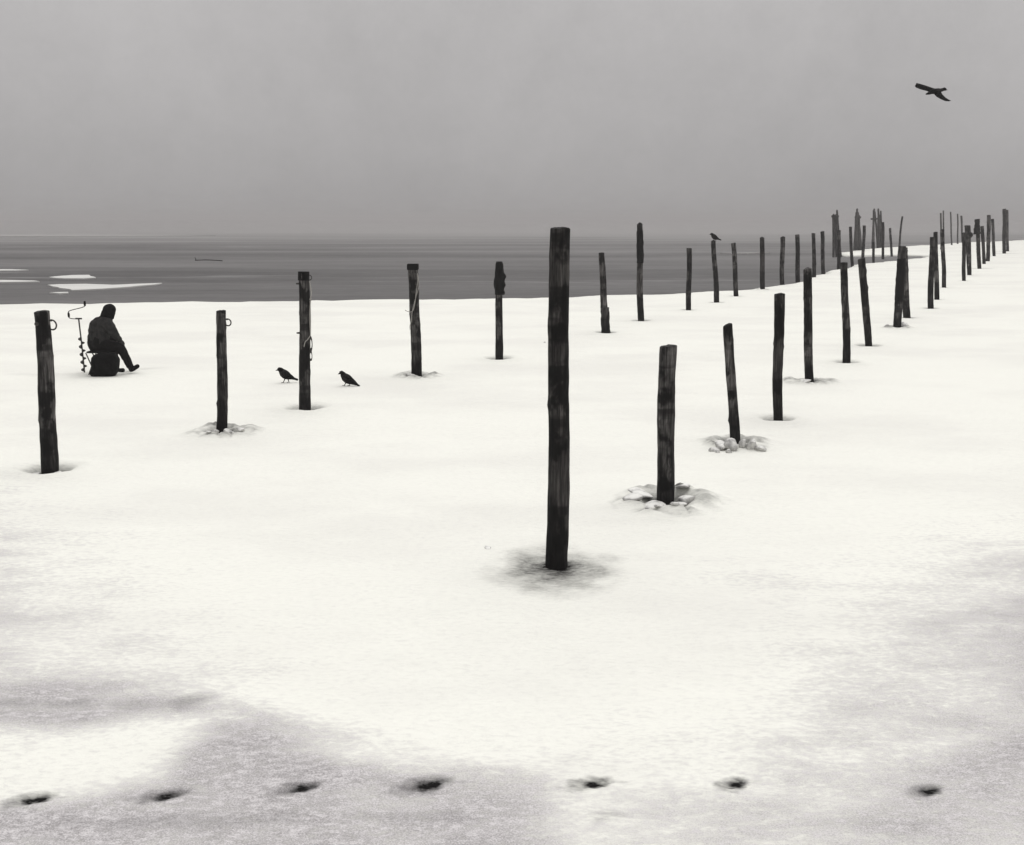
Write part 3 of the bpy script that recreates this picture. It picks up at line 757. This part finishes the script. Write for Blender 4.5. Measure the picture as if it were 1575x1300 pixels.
# ------------------------------------------------------------------ ice chunks
_b = bmesh.new(); bmesh.ops.create_icosphere(_b, subdivisions=2, radius=1.0)
SPH = [v.co.copy() for v in _b.verts]; _b.free()
def hull(bm, pts):
    """add the convex hull of pts to bm as a closed shell"""
    hb = bmesh.new()
    for p in pts: hb.verts.new(p)
    r_ = bmesh.ops.convex_hull(hb, input=hb.verts[:])
    keep = {v for f in hb.faces for v in f.verts}
    bmesh.ops.delete(hb, geom=[v for v in hb.verts if v not in keep], context='VERTS')
    mp = {v: bm.verts.new(v.co) for v in hb.verts}
    for f in hb.faces: bm.faces.new([mp[v] for v in f.verts])
    hb.free()
def chunk(px, py, w, h, dpt, seed, lab, grp, lift=0.0, flat=False, name='ice_chunk'):
    g = G(px, py); k_ = ppm(g.y)
    bm = bmesh.new()
    W_, H_ = w / k_ / 2, h / k_ * (0.72 if flat else 0.66)
    D_ = dpt
    rn = random.Random(seed * 7 + 1)
    P = []
    for _ in range(11 if flat else 14):                       # a split, angular lump
        v = Vector((rn.gauss(0, 1), rn.gauss(0, 1), rn.gauss(0, 1) * 0.9)).normalized() * rn.uniform(0.9, 1.12)
        P.append(Vector((v.x, v.y, max(-0.5, min(0.7 if flat else 1.1, v.z)))))
    hull(bm, P)
    bmesh.ops.triangulate(bm, faces=bm.faces[:])
    bmesh.ops.subdivide_edges(bm, edges=bm.edges[:], cuts=3, use_grid_fill=True)
    for _ in range(2): bmesh.ops.smooth_vert(bm, verts=bm.verts[:], factor=0.5, use_axis_x=True, use_axis_y=True, use_axis_z=True)
    for v in bm.verts:
        p = v.co.copy(); s = 1 + 0.06 * noise.noise(p * 2 + Vector((seed, 0, 0))) + 0.03 * noise.noise(p * 6)
        v.co = Vector((p.x * W_ * s, p.y * D_ * s, p.z * H_ * s))
    gz = ground_z(g.x, g.y)
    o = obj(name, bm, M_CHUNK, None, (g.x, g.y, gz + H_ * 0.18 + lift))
    o.rotation_euler = (random.uniform(-.15, .15), random.uniform(-.2, .2), random.uniform(-.5, .5))
    return tag(o, lab, 'ice chunk', grp)
GS, GC = 'broken ice slabs round the thick short post', 'ice chunks at the left-leaning post'
for i, (px, py, w, h, dp, lab) in enumerate([
  (968, 773, 44, 15, .15, 'pointed ice slab, leftmost of those round the thick short post'),
  (1000, 779, 60, 22, .17, 'largest pale ice slab, lying left in front of the thick short post'),
  (1044, 781, 40, 15, .13, 'flat ice slab lying right in front of the thick short post'),
  (1058, 772, 34, 20, .17, 'ice slab farthest right of the thick short post'),
  (985, 765, 48, 13, .12, 'long ice slab tilted behind the largest one, left of the thick short post'),
  (1047, 763, 34, 12, .12, 'ice slab behind the right side of the thick short post'),
  (1013, 788, 18, 5, .05, 'small ice splinter lowest in front of the largest slab'),
  (1036, 788, 20, 6, .06, 'small ice splinter right below the foot of the thick short post')]):
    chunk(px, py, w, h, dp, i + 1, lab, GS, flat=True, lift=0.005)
for i, (px, py, w, h, dp, lab) in enumerate([
  (1126, 692, 34, 22, .14, 'largest rounded ice chunk, leaning against the left-leaning post'),
  (1108, 691, 26, 17, .13, 'ice chunk touching the largest chunk on its left'),
  (1098, 694, 18, 10, .08, 'leftmost ice chunk in the heap at the left-leaning post'),
  (1143, 691, 18, 14, .10, 'ice chunk touching the largest chunk on its right'),
  (1156, 692, 24, 19, .12, 'tilted ice chunk right of the heap at the left-leaning post'),
  (1169, 694, 22, 9, .08, 'flat rightmost ice chunk of the heap at the left-leaning post'),
  (1121, 697, 13, 7, .05, 'small white ice lump in front of the largest chunk'),
  (1104, 697, 11, 6, .05, 'tiny ice lump low at the left front of the heap')]):
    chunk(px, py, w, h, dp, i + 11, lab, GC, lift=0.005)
for i, (px, py, w, h, dp, lab) in enumerate([
  (323, 665, 19, 12, .10, 'ice lump left of the short ringed post, the bigger of three'),
  (333, 669, 13, 8, .06, 'ice lump just left in front of the short ringed post'),
  (350, 668, 16, 11, .08, 'ice lump against the right foot of the short ringed post'),
  (358, 664, 18, 10, .08, 'ice lump a step right of the short ringed post'),
  (369, 667, 16, 6, .08, 'flat snowy ice lump farthest right of the short ringed post'),
  (321, 671, 11, 4, .04, 'tiny ice bit lowest left of the short ringed post')]):
    chunk(px, py, w, h, dp, i + 21, lab, 'ice lumps at the short ringed post', lift=0.01)
chunk(90, 725, 34, 8, .09, 31, 'flat ice piece right in front of the thick post at the left edge', 'ice pieces at the leftmost post', flat=True, lift=0.01)
chunk(52, 724, 28, 7, .1, 32, 'flat ice piece left of the thick post at the left edge', 'ice pieces at the leftmost post', flat=True, lift=0.01)
chunk(630, 581, 20, 7, .09, 41, 'low ice piece left of the capped post with the cord', 'ice pieces at the capped post', flat=True, lift=0.01)
chunk(655, 579, 14, 5, .07, 42, 'low ice piece right of the capped post with the cord', 'ice pieces at the capped post', flat=True, lift=0.01)
chunk(1389, 503, 20, 12, .14, 51, 'large rounded ice block against the front of the double post', 'ice at the double post')
chunk(1364, 504, 10, 6, .08, 52, 'small ice lump left of the foot of the double post', 'ice at the double post')
chunk(1403, 488, 16, 5, .1, 53, 'flat dark ice piece right of the rear post of the double post', 'ice at the double post', flat=True)
chunk(1238, 591, 22, 5, .1, 54, 'thin ice piece at the foot of the round-topped dark post', 'ice at the round-topped post', flat=True)
chunk(750, 843, 16, 4, .05, 55, 'small crumb of snow lying alone left of the tallest post', 'snow crumbs')
chunk(838, 527, 5, 2.5, .03, 56, 'tiny crumb of snow lying beyond the tallest post on its left', 'snow crumbs')

# ------------------------------------------------------------------ skin helper
def skinned(name, chains, mat_, parent=None, loc=(0, 0, 0), levels=2, vox=0.011, wrinkle=0.0):
    """chains of (x,y,z,r) joints -> tapered limbs fused into one continuous surface"""
    bm = bmesh.new()
    for ch in chains:
        for a, c in zip(ch, ch[1:]):
            hull(bm, [Vector((x, y, z)) + d * r for (x, y, z, r) in (a, c) for d in SPH])
    me = bpy.data.meshes.new(name); bm.to_mesh(me); bm.free()
    o = bpy.data.objects.new(name, me); C.objects.link(o)
    rm = o.modifiers.new('remesh', 'REMESH'); rm.mode = 'VOXEL'; rm.voxel_size = vox
    sm_ = o.modifiers.new('smooth', 'SMOOTH'); sm_.factor = 0.5; sm_.iterations = 3 * levels
    bpy.context.view_layer.update()
    m2_ = bpy.data.meshes.new_from_object(o.evaluated_get(bpy.context.evaluated_depsgraph_get()))
    o.modifiers.clear(); o.data = m2_; m2_.name = name
    if wrinkle:
        for v in m2_.vertices:
            v.co += v.normal * wrinkle * (noise.noise(Vector((v.co.x * 9, v.co.y * 9, v.co.z * 16))) + 0.5 * noise.noise(v.co * 30))
    for p in m2_.polygons: p.use_smooth = True
    m2_.materials.clear(); m2_.materials.append(mat_)
    bpy.data.meshes.remove(me)
    o.location = loc
    if parent: o.parent = parent
    return o

# ------------------------------------------------------------------ the fisherman
pg = G(160, 576); pk = ppm(pg.y)
def U(px, py, v=0.0): return tuple(Q(px, py, pg.y + v) - Vector((pg.x, pg.y, 0)))   # measured silhouette -> metres beside the figure
def jn(px, py, v, r): x, y, z = U(px, py, v); return (x, y, z, r)
pz = ground_z(pg.x, pg.y)
hip = jn(151, 531, .02, .12)
bodyc = [
 [hip, jn(151, 519, .02, .11), jn(152.5, 506, .02, .11), jn(156, 498, .03, .085), jn(163, 490, .05, .05), jn(168, 483, .06, .072), jn(169.5, 478.5, .065, .08), jn(170, 476.5, .06, .07), jn(173.5, 482, .08, .03)],
 [jn(156, 498, .03, .085), jn(167, 501, -.13, .06), jn(175, 511, -.15, .045), jn(184, 524.5, -.03, .035), jn(187, 528, .01, .03)],
 [jn(156, 498, .03, .085), jn(147, 500, .19, .06), jn(158, 515, .27, .045), jn(179, 524, .17, .035), jn(184, 527, .13, .03)],
 [hip, jn(157, 532, -.08, .085), jn(186, 537.5, .0, .06), jn(200, 564, .04, .04), jn(203, 569, .045, .03)],
 [hip, jn(147, 533, .12, .085), jn(174, 534, .30, .065), jn(177, 564, .36, .04), jn(179, 570, .37, .03)],
]
person = skinned('person', bodyc, M_SKIN, None, (pg.x, pg.y, pz))
tag(person, 'person in dark hooded jacket and black trousers, seated hunched on a low stool', 'person')
# hands (gloved fingers and thumb) rooted at the wrist
def hand(w, fwd, side, up, s=1.0):
    w, fwd, side, up = Vector(w), Vector(fwd).normalized(), Vector(side).normalized(), Vector(up).normalized()
    T = lambda p, r: (p.x, p.y, p.z, r)
    c = w + fwd * .05
    ch = [[T(w, .026), T(c, (.036)), T(w + fwd * .085, .03)]]
    for i, (o_, ln) in enumerate(((-.027, .062), (-.009, .072), (.009, .068), (.027, .054))):
        k0 = w + fwd * .085 + side * o_; k1 = k0 + fwd * ln * .5 - up * .006; k2 = k1 + fwd * ln * .3 - up * ln * .35; k3 = k2 - up * ln * .3
        ch.append([T(w + fwd * .085, .03), T(k0, .0105), T(k1, .0095), T(k2, .009), T(k3, .008)])
    t0 = c + side * -.035; t1 = t0 - side * .018 + fwd * .03 - up * .012; t2 = t1 + fwd * .025 - up * .012
    ch.append([T(c, .036), T(t0, .013), T(t1, .012), T(t2, .01)])
    return ch
skinned('glove', hand(U(184.5, 524, -.02), (.55, .25, -.75), (.3, -.95, 0), (.75, .1, .6)), M_GLOVE, person, levels=1)
skinned('glove', hand(U(182, 525, .14), (.55, -.15, -.6), (.3, -.95, 0), (.75, .1, .6)), M_GLOVE, person, levels=1)
jr = 1.0
skinned('jacket', [
 [jn(145.5, 534, .09, .105), jn(158, 534, -.05, .105)], [jn(160, 499, .0, .12), jn(167, 496, .03, .075), jn(165, 490, .05, .07)],
 [jn(145.3, 531, .10, .122), jn(145.0, 521, .11, .122), jn(146.2, 511, .12, .12), jn(147.5, 502, .13, .118), jn(151.5, 497, .10, .10)],
 [jn(156.5, 530, -.06, .125), jn(157.5, 522, -.04, .13), jn(157.5, 511, -.06, .13), jn(159, 502, -.05, .12), jn(160, 496.5, -.02, .10)],
 [jn(151, 522, .03, .145), jn(151, 511, .03, .155), jn(152, 502, .03, .15), jn(157, 495.5, .04, .105), jn(162, 490, .05, .085)],
 [jn(160, 498, -.05, .11), jn(165.5, 499, -.12, .095), jn(170.5, 505, -.15, .092), jn(173.5, 511, -.15, .09), jn(179.5, 519, -.08, .062), jn(184, 524, -.03, .048)],
 [jn(148, 500, .15, .11), jn(149, 508, .25, .08), jn(158, 515, .27, .075), jn(170, 520, .22, .06), jn(180, 524, .16, .046)],
], M_JACKET, person, wrinkle=0.010)
skinned('hood', [[jn(160.5, 490, .045, .085), jn(165, 484, .055, .108), jn(168.0, 478.5, .06, .118), jn(169.2, 477.0, .06, .106)],
                 [jn(168, 479, .06, .11), jn(170, 484.5, .07, .085), jn(171, 489, .07, .055)]], M_HOOD, person, wrinkle=0.006)
skinned('trousers', [
 [jn(147, 530, .08, .135), jn(146.5, 523, .09, .13)], [jn(154, 530, -.05, .135), jn(156, 523, -.04, .13)], [jn(147, 530, .08, .135), jn(154, 530, -.05, .135)],
 [jn(154, 531, -.05, .13), jn(164, 533, -.09, .112), jn(176, 534.5, -.05, .105), jn(186, 538, .0, .092), jn(191.5, 547, .02, .078), jn(196.5, 557, .035, .072), jn(200, 564, .04, .062)],
 [jn(147, 531, .09, .13), jn(157, 533, .16, .11), jn(174, 535, .30, .092), jn(176, 550, .34, .075), jn(177.5, 564, .36, .062)],
], M_TROUS, person, wrinkle=0.008)
def boot(a, h_, t_, parent):
    skinned('boot', [[(*U(*a), .052), (*U(*h_), .05), (*U((h_[0] + t_[0]) / 2, (h_[1] + t_[1]) / 2 + .5, (h_[2] + t_[2]) / 2), .045), (*U(*t_), .042)]], M_RUB, parent)
boot((199, 561, .04), (202, 569.5, .045), (211.5, 564.5, .09), person)
boot((177, 560, .36), (179, 571, .37), (189, 570.5, .45), person)

# folding stool
st = thing('folding_stool', 'low folding stool with crossed metal legs under the seated fisherman', 'stool', (pg.x + (149 - 160) / pk, pg.y + .02, pz))
bm = bmesh.new()
bmesh.ops.create_cube(bm, size=1, matrix=Matrix.Translation((.03, .02, .40)) @ Matrix.Diagonal((.32, .34, .03, 1)))
bmesh.ops.bevel(bm, geom=bm.edges[:], offset=.012, segments=2, affect='EDGES')
obj('seat', bm, M_BAG, st)
for sy_ in (-.15, .15):
    for a, c in ((-.13, .02), (.05, -.11)):
        bm = bmesh.new(); tube(bm, [(a, sy_ + (0.012 if a > 0 else 0), .39), ((a + c) / 2, sy_ + (0.012 if a > 0 else 0), .2), (c, sy_, -.02)] if a < 0 else [(a, sy_ + .014, .39), (c, sy_ + .014, -.02)], .012, 8)
        obj('leg', bm, M_IRON, st)
# bag in front of the stool
bgo = thing('fishing_bag', 'bulky black bag on the snow beside the seated fisherman', 'bag', (Q(163.5, 576, pg.y - .30).x, pg.y - .30, ground_z(pg.x, pg.y - .3)))
bm = bmesh.new()
bmesh.ops.create_icosphere(bm, subdivisions=4, radius=1)
for v in bm.verts:
    p = v.co.copy()
    q = Vector([math.copysign(abs(c) ** 0.68, c) for c in p])
    s = 1 + .10 * noise.noise(q * 1.7) + .04 * noise.noise(q * 5)
    v.co = Vector((q.x * (.240 + .012 * q.z) * s, q.y * .16 * s, .205 + q.z * .225 * s))
obj('bag_body', bm, M_BAG, bgo)
bm = bmesh.new(); tube(bm, spline([(-.12, -.03, .37), (-.07, -.04, .44), (.06, -.04, .44), (.12, -.03, .37)], 6), .012, 7)
obj('handle', bm, M_RUB, bgo)
bm = bmesh.new()
bmesh.ops.create_cube(bm, size=1, matrix=Matrix.Translation((0.0, -.155, .17)) @ Matrix.Diagonal((.28, .05, .18, 1)))
bmesh.ops.bevel(bm, geom=bm.edges[:], offset=.02, segments=3, affect='EDGES')
obj('pocket', bm, M_BAG, bgo)
bm = bmesh.new()
bmesh.ops.create_icosphere(bm, subdivisions=3, radius=1)
for v in bm.verts:
    p = v.co; s = 1 + .15 * noise.noise(p * 2); v.co = Vector((-.17 + p.x * .10 * s, -.05 + p.y * .09 * s, .07 + p.z * .10 * s))
obj('side_pouch', bm, M_BAG, bgo)

# ice auger standing in the snow
ag = G(130, 574); ak = ppm(ag.y)
A = lambda px, py, v=0: Vector(((px - 130) / ak, v, (574 - py) / ak))
au = thing('ice_auger', 'hand-cranked ice auger standing upright in the snow left of the fisherman', 'auger', (ag.x, ag.y, ground_z(ag.x, ag.y)))
bm = bmesh.new(); tube(bm, [A(126.2, 491), A(128.2, 525), A(130.3, 577)], .014, 8); obj('shaft', bm, M_IRON, au)
bm = bmesh.new()
tube(bm, spline([A(126, 491.5), A(119, 491.6), A(113, 490.6), A(111.6, 488.5), A(111.4, 481.5), A(112.4, 480), A(117, 478.2), A(127, 475.8), A(134, 473.8), A(136.6, 471.8), A(137, 464.5)], 5), .008, 7)
tube(bm, [A(121.6, 491.3), A(131, 491.3)], .015, 8)
obj('crank', bm, M_IRON, au)
for a_, b_ in (((111.6, 489.4), (111.3, 482)), ((137, 472.2), (137, 464.6))):
    bm = bmesh.new(); tube(bm, [A(*a_), A((a_[0] + b_[0]) / 2, (a_[1] + b_[1]) / 2), A(*b_)], [.016, .021, .016], 10); obj('grip', bm, M_RUB, au)
bm = bmesh.new(); prev = None
N = 150
for i in range(N + 1):
    t = i / N; th = t * 2 * math.pi * 4.7 + .6
    c = A(128.0 + 2.1 * t, 517 + 56 * t); rr = .055 * min(1, t * 12, (1 - t) * 14 + .4)
    dr = Vector((math.cos(th), math.sin(th), 0))
    cur = (bm.verts.new(c + dr * .008 + Vector((0, 0, .004))), bm.verts.new(c + dr * rr + Vector((0, 0, .004))), bm.verts.new(c + dr * rr - Vector((0, 0, .004))), bm.verts.new(c + dr * .008 - Vector((0, 0, .004))))
    if prev:
        for k in range(4): bm.faces.new((prev[k], prev[(k + 1) % 4], cur[(k + 1) % 4], cur[k]))
    prev = cur
bmesh.ops.recalc_face_normals(bm, faces=bm.faces[:])
obj('spiral_blade', bm, M_IRON, au)

# ------------------------------------------------------------------ crows
def loft(bm, secs, seg=14, mis=None):
    """secs: (centre, half-width across (y), half-height, tilt direction handled by path)"""
    P = [Vector(s[0]) for s in secs]; rings = []
    for i, (p, w, h) in enumerate(secs):
        d = (P[min(i + 1, len(P) - 1)] - P[max(i - 1, 0)]).normalized()
        side = Vector((0, 1, 0)); up = d.cross(side).normalized()
        rings.append([bm.verts.new(Vector(p) + side * (w * math.cos(2 * math.pi * k / seg)) + up * (h * math.sin(2 * math.pi * k / seg))) for k in range(seg)])
    for j, (a, c) in enumerate(zip(rings, rings[1:])):
        for k in range(seg):
            f = bm.faces.new((a[k], a[(k + 1) % seg], c[(k + 1) % seg], c[k]))
            if mis: f.material_index = mis[j]
    bm.faces.new(rings[0][::-1]); bm.faces.new(rings[-1])
def crow(px, py, wpx, pose, lab, z=None, yaw=0.0):
    """px, py: where the feet stand; wpx: body length in the photo"""
    g = G(px, py) if z is None else z
    k_ = ppm(g.y); S = wpx / k_
    bm = bmesh.new()
    def s(x, z_): return (x * S, 0, z_ * S)
    if pose == 'stand':     # beak left, tail right; x 0..1 along the photo silhouette
        secs = [(s(-.44, .555), .004, .004), (s(-.40, .56), .014, .018), (s(-.345, .575), .022, .034), (s(-.325, .58), .045, .06), (s(-.28, .595), .072, .085), (s(-.22, .58), .082, .098), (s(-.17, .52), .09, .118),
                (s(-.10, .44), .12, .155), (s(0.0, .355), .135, .165), (s(.10, .30), .125, .145), (s(.20, .25), .10, .105), (s(.30, .205), .07, .065), (s(.40, .165), .055, .05), (s(.50, .13), .06, .046), (s(.555, .112), .05, .036)]
        mis = [0] * 6 + [1] * 2 + [0] * 6
    else:                   # more upright, tail almost on the snow
        secs = [(s(-.48, .52), .004, .004), (s(-.44, .535), .014, .02), (s(-.385, .56), .024, .04), (s(-.365, .575), .05, .065), (s(-.32, .59), .072, .085), (s(-.27, .55), .082, .10), (s(-.22, .48), .09, .12),
                (s(-.14, .385), .12, .165), (s(-.03, .30), .135, .175), (s(.08, .235), .125, .15), (s(.19, .175), .10, .11), (s(.29, .115), .07, .072), (s(.39, .06), .055, .046), (s(.48, .01), .055, .038), (s(.52, -.015), .045, .024)]
        mis = [0] * 6 + [1] * 2 + [0] * 6
    secs = [(p, w * S * 1.12, h * S * (1.22 if 3 <= i_ <= 11 else 1.1)) for i_, (p, w, h) in enumerate(secs)]
    loft(bm, secs, 16, mis)
    # folded wings
    for sy_ in (-1, 1):
        pts_ = []
        ln = [(-.10, .0), (.02, .015), (.16, .02), (.30, .01), (.42, 0)]
        zz = [.47, .40, .32, .25, .175] if pose == 'stand' else [.41, .335, .24, .155, .075]
        wp = [(x * S, sy_ * y_ * S, z_ * S) for (x, _), y_, z_ in zip(ln, [.10, .125, .115, .08, .03], zz)]
        tube(bm, wp, [(.03 * S, .06 * S), (.03 * S, .10 * S), (.03 * S, .085 * S), (.025 * S, .05 * S), (.012 * S, .018 * S)], 10)
    # legs with toes
    for (hx, hz, fx_, sy_) in ((-.02, .24, -.11, -.05), (.08, .20, .14, .05)) if pose == 'stand' else ((-.10, .2, -.19, -.05), (.05, .15, .03, .05)):
        tube(bm, [(hx * S, sy_ * S, hz * S), ((hx * .6 + fx_ * .4) * S + .012 * S, sy_ * S, hz * .55 * S), (fx_ * S, sy_ * S, .01 * S)], [.05 * S, .022 * S, .014 * S], 7)
        for dx, dy in ((-.09, 0), (-.075, .035), (-.075, -.035), (.05, 0)):
            tube(bm, [(fx_ * S, sy_ * S, .012 * S), ((fx_ + dx) * S, (sy_ + dy) * S, .004 * S)], [.010 * S, .006 * S], 6)
    o = obj('crow', bm, [M_FEATH, M_FEATHG], None, (g.x, g.y, (ground_z(g.x, g.y) if z is None else g.z)))
    o.rotation_euler.z = yaw
    return tag(o, lab, 'crow', 'crows')
crow(439.5, 588.5, 34, 'stand', 'crow walking on the snow just left of the post with the rope', yaw=0.1)
crow(536, 593.5, 34, 'low', 'crow crouching on the snow right of the post with the rope, tail touching the ground', yaw=-0.1)
pt = POST_TOP[8].copy(); pt.x += 0.02
o = crow(1100, 370, 18.5, 'stand', 'small crow perched on top of a slim leaning post', z=pt + Vector((0.02, 0, -0.01)))

# flying crow, banking, seen from below
FD = 27.0
k_ = F / (FD * cp - (Q(1440, 141, FD).z - CAMZ) * sp)
fc = Q(1440, 141, FD)
f3 = lambda px, py, v=0.0: Vector(((px - 1440) / k_, v, (141 - py) / k_))
bm = bmesh.new()
loft(bm, [(f3(1424.8, 144.8), .045, .014), (f3(1428.5, 143.6), .055, .032), (f3(1433, 141.8), .05, .045), (f3(1438, 140.6), .065, .062), (f3(1443, 140.0), .06, .058), (f3(1446.5, 139.2), .05, .042), (f3(1449.5, 138.2), .042, .036),
          (f3(1452, 137.3), .042, .038), (f3(1454, 137.8), .034, .032), (f3(1455.4, 138.4), .012, .012), (f3(1457.3, 138.9), .003, .003)], 14, [0] * 3 + [1] * 3 + [0] * 4)
def wing(secs):
    """secs: leading point, trailing point, thickness"""
    rings = []
    for a, c, th in secs:
        a, c = Vector(a), Vector(c); m_ = a.lerp(c, .35)
        nrm = Vector((0, 0, 1)) * th + Vector((0.3, -0.3, 0)) * th
        rings.append([bm.verts.new(a), bm.verts.new(m_ + nrm), bm.verts.new(c + nrm * .2), bm.verts.new(c - nrm * .2), bm.verts.new(m_ - nrm * .6)])
    for a, c in zip(rings, rings[1:]):
        for k in range(5): bm.faces.new((a[k], a[(k + 1) % 5], c[(k + 1) % 5], c[k]))
    bm.faces.new(rings[0][::-1]); bm.faces.new(rings[-1])
wing([(f3(1443, 137.8, .02), f3(1432.5, 142.6, .03), .02), (f3(1437, 134.6, .12), f3(1428.6, 139.2, .12), .014), (f3(1429, 130.2, .24), f3(1421.5, 136.0, .24), .009), (f3(1421.5, 126.8, .33), f3(1416.2, 132.6, .33), .006), (f3(1417.5, 125.4, .37), f3(1415, 130.2, .37), .004)])
wing([(f3(1446, 140, -.02), f3(1435.5, 143.6, -.02), .02), (f3(1446.8, 146, -.12), f3(1438.8, 149.4, -.1), .014), (f3(1449, 151.4, -.24), f3(1443, 154.0, -.22), .009), (f3(1452, 155.2, -.33), f3(1447, 157.0, -.3), .006), (f3(1454.6, 157.0, -.37), f3(1451, 157.9, -.36), .004)])
bmesh.ops.recalc_face_normals(bm, faces=bm.faces[:])
tag(obj('crow', bm, [M_FEATH, M_FEATHG], None, fc), 'crow flying with spread wings in the upper right sky', 'crow', 'crows')

# ------------------------------------------------------------------ haze
bm = bmesh.new()
x0, x1, y0, y1, z0, z1 = -1750, 1750, -650, 2450, -1.13, 6.6
bmesh.ops.create_cube(bm, size=1, matrix=Matrix.Translation(((x0 + x1) / 2, (y0 + y1) / 2, (z0 + z1) / 2)) @ Matrix.Diagonal((x1 - x0, y1 - y0, z1 - z0, 1)))
hm = bpy.data.materials.new('fog'); hm.use_nodes = True
hn = hm.node_tree.nodes; hn.clear()
ho = hn.new('ShaderNodeOutputMaterial'); hv = hn.new('ShaderNodeVolumePrincipled')
hv.inputs['Color'].default_value = (0.82, 0.80, 0.798, 1)
hv.inputs['Density'].default_value = 0.0016
hm.node_tree.links.new(hv.outputs[0], ho.inputs['Volume'])
tag(obj('haze', bm, hm, smooth=False), 'thin grey fog over the frozen lake', None, None, 'stuff')
